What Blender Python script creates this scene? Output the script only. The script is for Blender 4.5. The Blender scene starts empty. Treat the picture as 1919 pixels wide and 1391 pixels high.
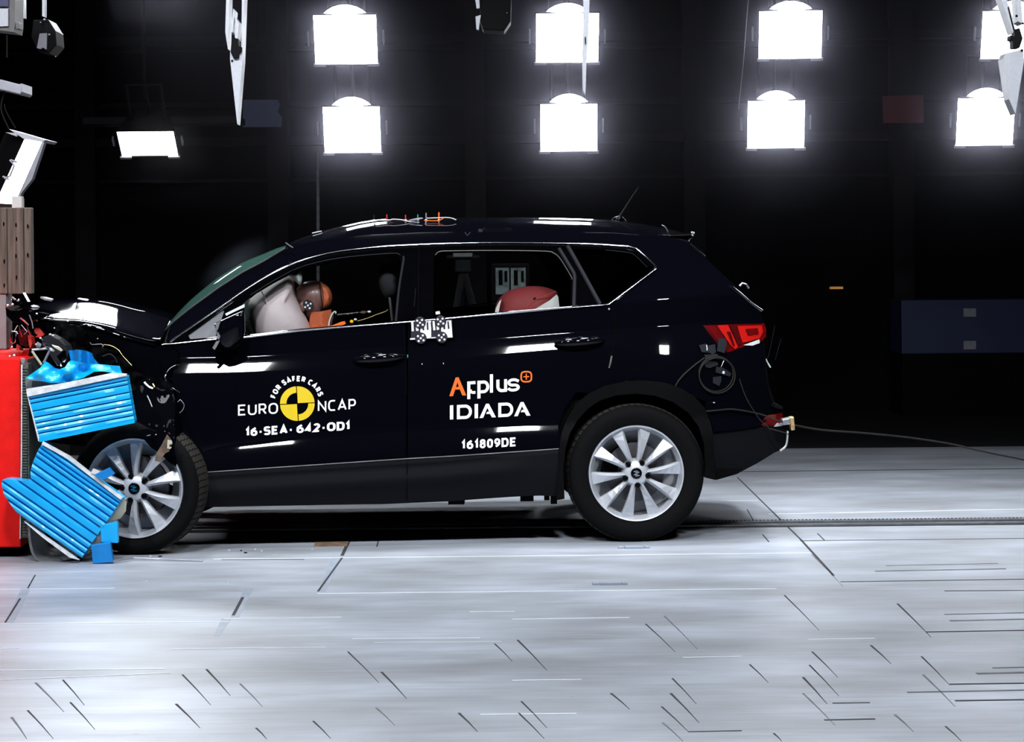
import bpy, bmesh, math, random
from mathutils import Vector, Matrix, noise
from mathutils.geometry import delaunay_2d_cdt

random.seed(7)
SC = bpy.context.scene
COL = SC.collection
R = math.radians

# ------------------------------------------------------------------ camera
# the camera stands 11 m from the near flank of the car, 1.4 m above the floor
W_PX, H_PX = 1919.0, 1391.0
D = 11.0
S0 = 0.0026                      # metres per pixel at the near flank
F = D / S0
VX, VY = 980.0, 480.0            # straight-ahead point of the lens
ROLL = 0.0096
CA, SA = math.cos(ROLL), math.sin(ROLL)
EYE = 1.40
cam_data = bpy.data.cameras.new('camera')
cam_data.sensor_width = 36.0
cam_data.lens = 36.0 * F / W_PX
cam_data.shift_x = -(VX - W_PX / 2) / W_PX
cam_data.shift_y = (VY - H_PX / 2) / W_PX
cam_data.clip_start = 0.1
cam_data.clip_end = 100
cam = bpy.data.objects.new('camera', cam_data)
COL.objects.link(cam)
cam.matrix_world = Matrix.Translation((0, -D, EYE)) @ Matrix.Rotation(R(90), 4, 'X') @ Matrix.Rotation(-ROLL, 4, 'Z')
SC.camera = cam


def at(px, py, Y=0.0):
    """The point of the place at distance Y behind the car's near flank that is seen at a picture position."""
    X, Q = px - VX, py - VY
    u = X * CA - Q * SA
    v = Q * CA + X * SA
    d = (D + Y) / F
    return Vector((u * d, Y, EYE - v * d))


def ground(px, py, z=0.0):
    X, Q = px - VX, py - VY
    v = Q * CA + X * SA
    Y = (EYE - z) * F / v - D
    return at(px, py, Y)


# ------------------------------------------------------------------ world, exposure, lights
SC.view_settings.view_transform = 'Standard'
SC.view_settings.look = 'None'
SC.view_settings.exposure = 0.0
SC.view_settings.gamma = 1.0
SC.view_settings.use_curve_mapping = False
world = bpy.data.worlds.new('world')
SC.world = world
world.use_nodes = True
world.node_tree.nodes['Background'].inputs[0].default_value = (0.004, 0.0045, 0.007, 1)
world.node_tree.nodes['Background'].inputs[1].default_value = 1.0
try:
    SC.cycles.max_bounces = 8
    SC.cycles.transparent_max_bounces = 24
    SC.cycles.sample_clamp_indirect = 6.0
    SC.cycles.caustics_reflective = False
    SC.cycles.caustics_refractive = False
except Exception:
    pass


def area(name, loc, target, sx, sy, radiance, color=(0.93, 0.96, 1.0), spread=180):
    l = bpy.data.lights.new(name, 'AREA')
    l.shape = 'RECTANGLE'
    l.size, l.size_y = sx, sy
    l.energy = radiance * math.pi * sx * sy
    l.color = color
    l.spread = R(spread)
    o = bpy.data.objects.new(name, l)
    COL.objects.link(o)
    o.location = loc
    d = Vector(target) - Vector(loc)
    o.rotation_euler = d.to_track_quat('-Z', 'Y').to_euler()
    return o


# the lamp bank on the camera's side of the track
for i, lx in enumerate((-3.77, -1.66, 0.45, 2.56)):
    area('flank_lamp_light', (lx, -4.1, 4.3), (lx * 0.8, 0.3, 0.5), 0.46, 0.42, 62, spread=75)
# the lamps hanging over the track, and an added front fill row
for i, lx in enumerate((-2.3, -0.75, 0.8, 2.35)):
    area('overhead_lamp_light', (lx, -1.1, 5.2), (lx, -3.0, 0.0), 0.6, 0.6, 23, spread=112)
    area('overhead_lamp_light', (lx, 1.0, 5.3), (lx, 1.1, 0.0), 0.6, 0.6, 22, spread=58)
    area('front_fill_light', (lx, -4.9, 5.6), (lx, -4.9, 0.0), 0.6, 0.6, 18, spread=76)  # added fill for the front floor, aimed to stay out of reflections

# unseen lamps added above the frame to give the bonnet its glint
for bx in (30, 150, 265):
    area('bonnet_glint_light', at(bx, -75, 4.0), (-1.9, 0.4, 1.1), 0.44, 0.40, 32, spread=120)

# ------------------------------------------------------------------ materials
M = {}


def nodes_of(m):
    nt = m.node_tree
    return nt, nt.nodes, nt.links


def mat(name, base, rough=0.5, metal=0.0, coat=0.0, var=0.0, vscale=12.0, bump=0.0, bscale=60.0, spec=0.5, stretch=None, emit=None, estr=0.0, rvar=0.0, coat_rough=0.03, coat_ior=1.5):
    m = bpy.data.materials.new(name)
    m.use_nodes = True
    nt, N, L = nodes_of(m)
    b = N['Principled BSDF']
    b.inputs['Base Color'].default_value = (*base, 1)
    b.inputs['Roughness'].default_value = rough
    b.inputs['Metallic'].default_value = metal
    b.inputs['Coat Weight'].default_value = coat
    b.inputs['Coat Roughness'].default_value = coat_rough
    b.inputs['Coat IOR'].default_value = coat_ior
    b.inputs['Specular IOR Level'].default_value = spec
    if emit:
        b.inputs['Emission Color'].default_value = (*emit, 1)
        b.inputs['Emission Strength'].default_value = estr
    if var or bump or rvar:
        tc = N.new('ShaderNodeTexCoord')
        vec = tc.outputs['Object']
        if stretch:
            mp = N.new('ShaderNodeMapping')
            mp.inputs['Scale'].default_value = stretch
            L.new(vec, mp.inputs['Vector'])
            vec = mp.outputs['Vector']
    if var or rvar:
        nz = N.new('ShaderNodeTexNoise')
        nz.inputs['Scale'].default_value = vscale
        nz.inputs['Detail'].default_value = 5
        L.new(vec, nz.inputs['Vector'])
    if var:
        cr = N.new('ShaderNodeValToRGB')
        cr.color_ramp.elements[0].position = 0.3
        cr.color_ramp.elements[1].position = 0.7
        cr.color_ramp.elements[0].color = (*[c * (1 - var) for c in base], 1)
        cr.color_ramp.elements[1].color = (*[min(1, c * (1 + var)) for c in base], 1)
        L.new(nz.outputs['Fac'], cr.inputs['Fac'])
        L.new(cr.outputs['Color'], b.inputs['Base Color'])
    if rvar:
        mr = N.new('ShaderNodeMapRange')
        mr.inputs['To Min'].default_value = max(0.02, rough - rvar)
        mr.inputs['To Max'].default_value = min(1, rough + rvar)
        L.new(nz.outputs['Fac'], mr.inputs['Value'])
        L.new(mr.outputs['Result'], b.inputs['Roughness'])
    if bump:
        n2 = N.new('ShaderNodeTexNoise')
        n2.inputs['Scale'].default_value = bscale
        n2.inputs['Detail'].default_value = 4
        L.new(vec, n2.inputs['Vector'])
        bp = N.new('ShaderNodeBump')
        bp.inputs['Strength'].default_value = bump
        bp.inputs['Distance'].default_value = 0.02
        L.new(n2.outputs['Fac'], bp.inputs['Height'])
        L.new(bp.outputs['Normal'], b.inputs['Normal'])
    M[name] = m
    return m


def glass(name, tint, refl=1.0, rough=0.0, haze=None):
    m = bpy.data.materials.new(name)
    m.use_nodes = True
    nt, N, L = nodes_of(m)
    N.remove(N['Principled BSDF'])
    out = N['Material Output']
    tr = N.new('ShaderNodeBsdfTransparent')
    tr.inputs['Color'].default_value = (*tint, 1)
    gl = N.new('ShaderNodeBsdfGlossy')
    gl.inputs['Roughness'].default_value = rough
    gl.inputs['Color'].default_value = (refl, refl, refl, 1)
    fr = N.new('ShaderNodeFresnel')
    fr.inputs['IOR'].default_value = 1.5
    mx = N.new('ShaderNodeMixShader')
    L.new(fr.outputs['Fac'], mx.inputs['Fac'])
    L.new(tr.outputs['BSDF'], mx.inputs[1])
    L.new(gl.outputs['BSDF'], mx.inputs[2])
    res = mx.outputs['Shader']
    if haze:
        df = N.new('ShaderNodeBsdfDiffuse')
        df.inputs['Color'].default_value = (*haze, 1)
        m2 = N.new('ShaderNodeMixShader')
        m2.inputs['Fac'].default_value = 0.14
        L.new(res, m2.inputs[1])
        L.new(df.outputs['BSDF'], m2.inputs[2])
        res = m2.outputs['Shader']
    L.new(res, out.inputs['Surface'])
    M[name] = m
    return m


mat('paint', (0.0014, 0.0015, 0.0030), 0.6, 0.0, 1.0, var=0.1, vscale=900, spec=0.0, coat_ior=1.30)
mat('paint_dull', (0.0012, 0.0013, 0.0022), 0.6, 0.0, 0.08, spec=0.0, coat_ior=1.25, var=0.2)
mat('gloss_black', (0.001, 0.001, 0.0015), 0.6, 0.0, 0.7, var=0.1, spec=0.0, coat_ior=1.25)
mat('cladding', (0.0045, 0.0045, 0.006), 0.75, spec=0.05, var=0.12, vscale=200, bump=0.05, bscale=700)
mat('cladding_dark', (0.0015, 0.0015, 0.0018), 0.65, spec=0.05, var=0.15, vscale=150)
mat('matte_black', (0.0015, 0.0015, 0.002), 0.9, spec=0.05, var=0.2)
mat('under_black', (0.002, 0.002, 0.002), 0.95, spec=0.05, var=0.2)
mat('seal', (0.016, 0.016, 0.020), 0.6, spec=0.08, var=0.1)
mat('trim_dim', (0.10, 0.098, 0.085), 0.5, spec=0.2, var=0.1)
mat('chrome', (0.86, 0.89, 0.95), 0.13, 1.0, var=0.04, vscale=80)
mat('steel', (0.55, 0.57, 0.6), 0.35, 1.0, var=0.15, vscale=20)
mat('alloy', (0.50, 0.52, 0.56), 0.45, 0.5, 0.15, var=0.04, vscale=60)
mat('alloy_barrel', (0.22, 0.23, 0.25), 0.45, 0.6, var=0.1)
mat('disc_steel', (0.10, 0.10, 0.11), 0.5, 0.7, var=0.2)
mat('rubber', (0.0035, 0.0035, 0.004), 0.8, spec=0.06, var=0.2, vscale=90)
mat('tread', (0.022, 0.019, 0.016), 0.85, spec=0.2, var=0.3, vscale=60)
mat('lamp_red', (0.10, 0.002, 0.003), 0.15, 0.0, 0.6, var=0.15, vscale=40)
mat('lamp_red_bright', (0.42, 0.008, 0.006), 0.2, 0.0, 0.6, var=0.1, vscale=60)
mat('lamp_red_dark', (0.05, 0.002, 0.003), 0.2, 0.0, 0.5, var=0.1)
mat('lamp_clear', (0.7, 0.73, 0.76), 0.2, 0.3, 0.5, var=0.1)
mat('decal_white', (0.74, 0.74, 0.77), 0.5, var=0.02)
mat('decal_yellow', (0.60, 0.43, 0.001), 0.5, var=0.02)
mat('decal_orange', (0.68, 0.115, 0.003), 0.5, var=0.02)
mat('decal_black', (0.004, 0.004, 0.012), 0.5, var=0.02)
mat('airbag', (0.62, 0.52, 0.53), 0.8, var=0.03, vscale=30, bump=0.08, bscale=200)
mat('curtain_bag', (0.62, 0.72, 0.70), 0.8, var=0.04, vscale=20)
mat('dummy_brown', (0.17, 0.082, 0.070), 0.4, 0, 0.1, var=0.06, vscale=20)
mat('dummy_orange', (0.46, 0.105, 0.040), 0.5, var=0.08, vscale=25)
mat('seat_fabric', (0.03, 0.03, 0.038), 0.9, var=0.15, vscale=150)
mat('headrest_fabric', (0.013, 0.013, 0.018), 0.9, var=0.15, vscale=150)
mat('red_fabric', (0.21, 0.022, 0.024), 0.75, var=0.08, vscale=80)
mat('white_plastic', (0.60, 0.58, 0.56), 0.5, var=0.05)
mat('sail_grey', (0.085, 0.088, 0.10), 0.6, var=0.05)
mat('barrier_red', (0.74, 0.010, 0.008), 0.6, spec=0.12, var=0.1, vscale=14, bump=0.05, bscale=80)
mat('crush_red', (0.42, 0.02, 0.015), 0.5, var=0.25, vscale=14)
mat('blue_sheet', (0.0, 0.38, 0.80), 0.38, 0.05, 0.2, var=0.07, vscale=9)
mat('blue_deep', (0.0, 0.20, 0.58), 0.4, 0.05, 0.2, var=0.2, vscale=14)
mat('foil', (0.78, 0.80, 0.82), 0.4, 0.3, var=0.2, vscale=30, bump=0.25, bscale=40)
mat('grey_sheet', (0.16, 0.165, 0.17), 0.5, 0.3, var=0.25, vscale=12)
mat('honeycomb', (0.13, 0.14, 0.12), 0.5, 0.7, var=0.5, vscale=90)
mat('torn_liner', (0.10, 0.065, 0.045), 0.8, var=0.5, vscale=30)
mat('beige_metal', (0.45, 0.44, 0.33), 0.5, var=0.2)
mat('timber', (0.115, 0.085, 0.068), 0.75, var=0.45, vscale=5, stretch=(14, 14, 0.9), bump=0.3, bscale=8)
mat('post_grey', (0.21, 0.205, 0.21), 0.6, var=0.1, vscale=9)
mat('lamp_body', (0.004, 0.004, 0.005), 0.6, spec=0.1, var=0.2)
mat('lamp_bracket', (0.35, 0.35, 0.40), 0.4, 0.6, var=0.1)
mat('reflector', (0.50, 0.52, 0.57), 0.4, 0.3, var=0.06, vscale=60)
mat('cable_grey', (0.020, 0.019, 0.017), 0.7, spec=0.08, var=0.1)
mat('box_black', (0.012, 0.013, 0.017), 0.6, spec=0.1, var=0.15)
mat('wall_dark', (0.006, 0.0055, 0.007), 0.95, spec=0.03, var=0.25, vscale=0.8)
mat('girder_dark', (0.016, 0.014, 0.017), 0.8, spec=0.1, var=0.2, vscale=3)
mat('panel_red', (0.30, 0.05, 0.05), 0.7, var=0.12, vscale=6)
mat('panel_blue', (0.12, 0.14, 0.26), 0.7, var=0.12, vscale=6)
mat('cabinet_blue', (0.012, 0.022, 0.085), 0.6, var=0.1, vscale=3)
mat('paper', (0.30, 0.31, 0.36), 0.8, var=0.1, vscale=40)
mat('screen_grey', (0.10, 0.125, 0.125), 0.6, var=0.5, vscale=26)
mat('orange_plastic', (0.95, 0.17, 0.015), 0.5, var=0.05)
mat('yellow_plastic', (0.95, 0.55, 0.01), 0.5, var=0.05)
mat('brass', (0.75, 0.60, 0.28), 0.35, 0.8, var=0.3, vscale=50)
mat('green_wire', (0.03, 0.28, 0.20), 0.5, var=0.1)
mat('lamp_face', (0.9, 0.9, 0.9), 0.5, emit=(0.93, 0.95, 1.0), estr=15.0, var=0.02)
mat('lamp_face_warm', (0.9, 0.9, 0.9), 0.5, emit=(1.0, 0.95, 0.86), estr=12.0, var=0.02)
mat('lamp_face_side', (0.9, 0.9, 0.9), 0.5, emit=(0.95, 0.98, 1.0), estr=5.0, var=0.02)
mat('far_light', (0.5, 0.3, 0.1), 0.5, emit=(1.0, 0.45, 0.1), estr=0.25, var=0.02)
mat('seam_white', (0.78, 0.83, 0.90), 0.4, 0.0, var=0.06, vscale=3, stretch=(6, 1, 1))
mat('seam_dark', (0.02, 0.02, 0.023), 0.8, var=0.5, vscale=10)
mat('seam_grey', (0.12, 0.125, 0.14), 0.7, var=0.4, vscale=10)
mat('tape', (0.26, 0.30, 0.36), 0.5, var=0.12, vscale=8)
mat('rust', (0.17, 0.11, 0.07), 0.8, var=0.4, vscale=20)
mat('rail_steel', (0.30, 0.32, 0.35), 0.32, 0.8, var=0.2, vscale=20)
mat('floor_shade', (0.012, 0.012, 0.014), 0.7, spec=0.2, var=0.2, vscale=3)  # black colour stands in for the light fading out
glass('side_glass', (0.86, 0.88, 0.88), 0.3)
glass('privacy_glass', (0.42, 0.43, 0.45), 0.3)
glass('screen_glass', (0.86, 0.92, 0.90), 0.5, haze=(0.10, 0.24, 0.20))

# ------------------------------------------------------------------ object helpers


def link(name, me, material=None, parent=None, smooth=False):
    o = bpy.data.objects.new(name, me)
    COL.objects.link(o)
    if material is not None:
        me.materials.append(M[material] if isinstance(material, str) else material)
    if parent is not None:
        o.parent = parent
        o.matrix_parent_inverse = parent.matrix_world.inverted()
    if smooth:
        me.shade_smooth() if hasattr(me, 'shade_smooth') else [setattr(p, 'use_smooth', True) for p in me.polygons]
    return o


def obj(name, verts, faces, material=None, parent=None, smooth=False):
    me = bpy.data.meshes.new(name)
    me.from_pydata([tuple(v) for v in verts], [], faces)
    me.update()
    return link(name, me, material, parent, smooth)


def empty(name, loc, label, cat, group=None):
    o = bpy.data.objects.new(name, None)
    COL.objects.link(o)
    o.location = loc
    o.empty_display_size = 0.1
    o.matrix_world = Matrix.Translation(loc)
    o['label'] = label
    o['category'] = cat
    if group:
        o['group'] = group
    return o


def tag(o, label, cat, group=None, kind=None):
    if label:
        o['label'] = label
    if cat:
        o['category'] = cat
    if group:
        o['group'] = group
    if kind:
        o['kind'] = kind
    return o


class MB:
    """Collects solid shapes for one mesh."""

    def __init__(s):
        s.v, s.f = [], []

    def add(s, v, f):
        b = len(s.v)
        s.v += [Vector(x) for x in v]
        s.f += [[i + b for i in q] for q in f]
        return s

    def box(s, lo, hi, rot=None, about=None):
        x0, y0, z0 = lo
        x1, y1, z1 = hi
        v = [Vector(p) for p in ((x0, y0, z0), (x1, y0, z0), (x1, y1, z0), (x0, y1, z0), (x0, y0, z1), (x1, y0, z1), (x1, y1, z1), (x0, y1, z1))]
        if rot is not None:
            c = Vector(about) if about else (v[0] + v[6]) / 2
            v = [c + rot @ (p - c) for p in v]
        return s.add(v, [[0, 3, 2, 1], [4, 5, 6, 7], [0, 1, 5, 4], [1, 2, 6, 5], [2, 3, 7, 6], [3, 0, 4, 7]])

    def prism(s, pts, off):
        """A closed outline pushed along a vector."""
        n = len(pts)
        off = Vector(off)
        v = [Vector(p) for p in pts] + [Vector(p) + off for p in pts]
        f = [list(range(n)), list(range(2 * n - 1, n - 1, -1))]
        f += [[i, i + n, (i + 1) % n + n, (i + 1) % n] for i in range(n)]
        return s.add(v, f)

    def tube(s, pts, r, n=8, closed=False):
        pts = [Vector(p) for p in pts]
        m = len(pts)
        v, f = [], []
        prev = None
        for i, p in enumerate(pts):
            a = pts[(i - 1) % m] if (closed or i > 0) else p
            b = pts[(i + 1) % m] if (closed or i < m - 1) else p
            t = (b - a).normalized()
            if prev is None:
                ref = Vector((0, 0, 1)) if abs(t.z) < 0.9 else Vector((1, 0, 0))
                nx = t.cross(ref).normalized()
            else:
                nx = (prev - t * prev.dot(t)).normalized()
            prev = nx
            ny = t.cross(nx)
            rr = r[i] if isinstance(r, (list, tuple)) else r
            for k in range(n):
                an = 2 * math.pi * k / n
                v.append(p + nx * math.cos(an) * rr + ny * math.sin(an) * rr)
        for i in range(m if closed else m - 1):
            j = (i + 1) % m
            for k in range(n):
                k2 = (k + 1) % n
                f.append([i * n + k, i * n + k2, j * n + k2, j * n + k])
        if not closed:
            f.append(list(range(n))[::-1])
            f.append([(m - 1) * n + k for k in range(n)])
        return s.add(v, f)

    def ell(s, c, r, nu=20, nv=12, rot=None):
        c = Vector(c)
        v, f = [], []
        for j in range(nv + 1):
            th = math.pi * j / nv
            for i in range(nu):
                ph = 2 * math.pi * i / nu
                p = Vector((r[0] * math.sin(th) * math.cos(ph), r[1] * math.sin(th) * math.sin(ph), r[2] * math.cos(th)))
                if rot is not None:
                    p = rot @ p
                v.append(c + p)
        for j in range(nv):
            for i in range(nu):
                i2 = (i + 1) % nu
                f.append([j * nu + i, (j + 1) * nu + i, (j + 1) * nu + i2, j * nu + i2])
        return s.add(v, f)

    def lathe(s, prof, origin, axis, n=64, ref=(0, 0, 1), caps=False):
        """prof: (radius, along axis) pairs."""
        o = Vector(origin)
        ax = Vector(axis).normalized()
        rx = (Vector(ref) - ax * Vector(ref).dot(ax)).normalized()
        ry = ax.cross(rx)
        v, f = [], []
        m = len(prof)
        for i in range(n):
            a = 2 * math.pi * i / n
            d = rx * math.cos(a) + ry * math.sin(a)
            for (r, h) in prof:
                v.append(o + d * r + ax * h)
        for i in range(n):
            i2 = (i + 1) % n
            for k in range(m - 1):
                f.append([i * m + k, i2 * m + k, i2 * m + k + 1, i * m + k + 1])
        if caps:
            f.append([i * m for i in range(n)][::-1])
            f.append([i * m + m - 1 for i in range(n)])
        return s.add(v, f)

    def build(s, name, material, parent=None, smooth=False, angle=None, bevel=0.0):
        o = obj(name, s.v, s.f, material, parent)
        me = o.data
        bm = bmesh.new()
        bm.from_mesh(me)
        bmesh.ops.remove_doubles(bm, verts=bm.verts, dist=1e-6)
        bmesh.ops.recalc_face_normals(bm, faces=bm.faces)
        if bevel:
            es = [e for e in bm.edges if len(e.link_faces) == 2 and e.calc_face_angle(0) > 0.6]
            bmesh.ops.bevel(bm, geom=es, offset=bevel, segments=2, affect='EDGES', profile=0.6)
        if smooth:
            lim = R(angle if angle else 40)
            for fc in bm.faces:
                fc.smooth = True
            for e in bm.edges:
                if len(e.link_faces) == 2 and e.calc_face_angle(0) > lim:
                    e.smooth = False
        bm.to_mesh(me)
        bm.free()
        return o


def interp(tbl, x):
    if x <= tbl[0][0]:
        return tbl[0][1]
    for (x0, y0), (x1, y1) in zip(tbl, tbl[1:]):
        if x <= x1:
            return y0 + (y1 - y0) * (x - x0) / (x1 - x0) if x1 > x0 else y1
    return tbl[-1][1]


def smooth_tbl(tbl, x):
    """Catmull-Rom through a table of (x, y)."""
    n = len(tbl)
    if x <= tbl[0][0]:
        m = (tbl[1][1] - tbl[0][1]) / (tbl[1][0] - tbl[0][0])
        return tbl[0][1] + m * (x - tbl[0][0])
    if x >= tbl[-1][0]:
        m = (tbl[-1][1] - tbl[-2][1]) / (tbl[-1][0] - tbl[-2][0])
        return tbl[-1][1] + m * (x - tbl[-1][0])
    for i in range(n - 1):
        if x <= tbl[i + 1][0]:
            x0, y0 = tbl[i]
            x1, y1 = tbl[i + 1]
            h = x1 - x0
            m0 = (y1 - tbl[i - 1][1]) / (x1 - tbl[i - 1][0]) if i > 0 else (y1 - y0) / h
            m1 = (tbl[i + 2][1] - y0) / (tbl[i + 2][0] - x0) if i < n - 2 else (y1 - y0) / h
            t = (x - x0) / h
            return (2 * t**3 - 3 * t**2 + 1) * y0 + (t**3 - 2 * t**2 + t) * h * m0 + (-2 * t**3 + 3 * t**2) * y1 + (t**3 - t**2) * h * m1


def spline(pts, per=6, closed=False):
    """Catmull-Rom polyline through points of any dimension."""
    pts = [Vector(p) for p in pts]
    n = len(pts)
    out = []
    for i in range(n if closed else n - 1):
        p0 = pts[(i - 1) % n] if (closed or i > 0) else pts[0] * 2 - pts[1]
        p1, p2 = pts[i], pts[(i + 1) % n]
        p3 = pts[(i + 2) % n] if (closed or i < n - 2) else pts[-1] * 2 - pts[-2]
        for k in range(per):
            t = k / per
            out.append(0.5 * ((2 * p1) + (p2 - p0) * t + (2 * p0 - 5 * p1 + 4 * p2 - p3) * t * t + (3 * p1 - p0 - 3 * p2 + p3) * t**3))
    if not closed:
        out.append(pts[-1])
    return out


def dens(poly, step, closed=True):
    out = []
    n = len(poly)
    for i in range(n if closed else n - 1):
        a, b = Vector(poly[i][:2]), Vector(poly[(i + 1) % n][:2])
        k = max(1, int(math.ceil((b - a).length / step)))
        for j in range(k):
            out.append(a.lerp(b, j / k))
    if not closed:
        out.append(Vector(poly[-1][:2]))
    return out


def inside(p, poly):
    x, y = p[0], p[1]
    c = False
    j = len(poly) - 1
    for i in range(len(poly)):
        xi, yi = poly[i][0], poly[i][1]
        xj, yj = poly[j][0], poly[j][1]
        if (yi > y) != (yj > y) and x < (xj - xi) * (y - yi) / (yj - yi) + xi:
            c = not c
        j = i
    return c


def panel(name, outline, holes, Yf, material, parent=None, step=10, rows=(), lip=0.02, mirror=None, edge_step=6, extra=(), flat=False):
    """A sheet cut to an outline (picture positions) and bent to the distance Yf(px, py); its edges are folded back by lip.
    mirror: the function that carries a point to the other flank."""
    loops = [dens(outline, edge_step)] + [dens(h, edge_step) for h in holes]
    pts, edges = [], []
    for lp in loops:
        b = len(pts)
        pts += [Vector((p[0], p[1])) for p in lp]
        edges += [(b + i, b + (i + 1) % len(lp)) for i in range(len(lp))]
    nb = len(pts)
    xs = [p[0] for p in loops[0]]
    ys = [p[1] for p in loops[0]]
    cell = {}

    def near(p, r):
        ci, cj = int(p[0] // 8), int(p[1] // 8)
        for i in range(ci - 1, ci + 2):
            for j in range(cj - 1, cj + 2):
                for q in cell.get((i, j), ()):
                    if (q[0] - p[0])**2 + (q[1] - p[1])**2 < r * r:
                        return True
        return False

    def put(p):
        cell.setdefault((int(p[0] // 8), int(p[1] // 8)), []).append(p)
    for p in pts:
        put(p)

    def ok(p):
        return inside(p, loops[0]) and not any(inside(p, h) for h in loops[1:])
    cand = []
    for fn, offs in rows:
        x = min(xs)
        while x < max(xs):
            for dd in offs:
                cand.append(((x, fn(x) + dd), 0.9))
            x += 8
    for p in extra:
        cand.append((p, 0.8))
    y = min(ys)
    r = 0
    while y < max(ys):
        x = min(xs) + (step / 2 if r % 2 else 0)
        while x < max(xs):
            cand.append(((x, y), min(step * 0.55, 6)))
            x += step
        y += step
        r += 1
    for p, rad in cand:
        if min(ys) < p[1] < max(ys) and not near(p, rad) and ok(p):
            pts.append(Vector(p))
            put(Vector(p))
    V, E, Fc, ov, oe, of = delaunay_2d_cdt(pts, edges, [], 0, 1e-5)
    tri = []
    for f in Fc:
        c = sum((V[i] for i in f), Vector((0, 0))) / len(f)
        if ok(c):
            tri.append(list(f))

    def P(p):
        return at(p[0], p[1], Yf(p[0], p[1]))
    v3 = [P(p) for p in V]
    e = 0.4
    nrm = []
    for p in V:
        if flat:
            nrm.append(Vector((0, -1, 0)))
            continue
        dx = P((p[0] + e, p[1])) - P((p[0] - e, p[1]))
        dy = P((p[0], p[1] + e)) - P((p[0], p[1] - e))
        nrm.append(dx.cross(dy).normalized() * 1.0)
    for i, n in enumerate(nrm):
        if n.y > 0:
            nrm[i] = -n
    # triangles face the camera side
    faces = []
    for t in tri:
        a, b, c = (v3[i] for i in t[:3])
        faces.append(t if (b - a).cross(c - a).y < 0 else t[::-1])
    # folded edges
    cnt = {}
    for t in faces:
        for i in range(len(t)):
            k = (t[i], t[(i + 1) % len(t)])
            cnt[k] = 1
    if lip:
        for (a, b) in list(cnt):
            if (b, a) not in cnt:
                i0 = len(v3)
                va, vb = v3[a], v3[b]
                n = (vb - va).cross(Vector((0, 1, 0)))
                n = n.normalized() if n.length > 1e-9 else Vector((0, 0, 1))
                na = (nrm[a] * 0.5 + n).normalized()
                off = Vector((0, lip, 0))
                v3 += [va.copy(), vb.copy(), vb + off, va + off]
                nrm += [na, na, n, n]
                faces.append([i0 + 1, i0, i0 + 3, i0 + 2])
    if mirror:
        v3 = [mirror(p) for p in v3]
        o0 = mirror(Vector((0, 0, 0)))
        nrm = [mirror(n) - o0 for n in nrm]
        faces = [f[::-1] for f in faces]
    used = sorted({i for f in faces for i in f})
    re = {k: i for i, k in enumerate(used)}
    v3 = [v3[k] for k in used]
    nrm = [nrm[k] for k in used]
    faces = [[re[i] for i in f] for f in faces]
    o = obj(name, v3, faces, material, parent)
    me = o.data
    for p in me.polygons:
        p.use_smooth = True
    try:
        me.normals_split_custom_set_from_vertices([tuple(n) for n in nrm])
    except Exception as ex:
        print('normals', name, ex)
    return o


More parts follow.
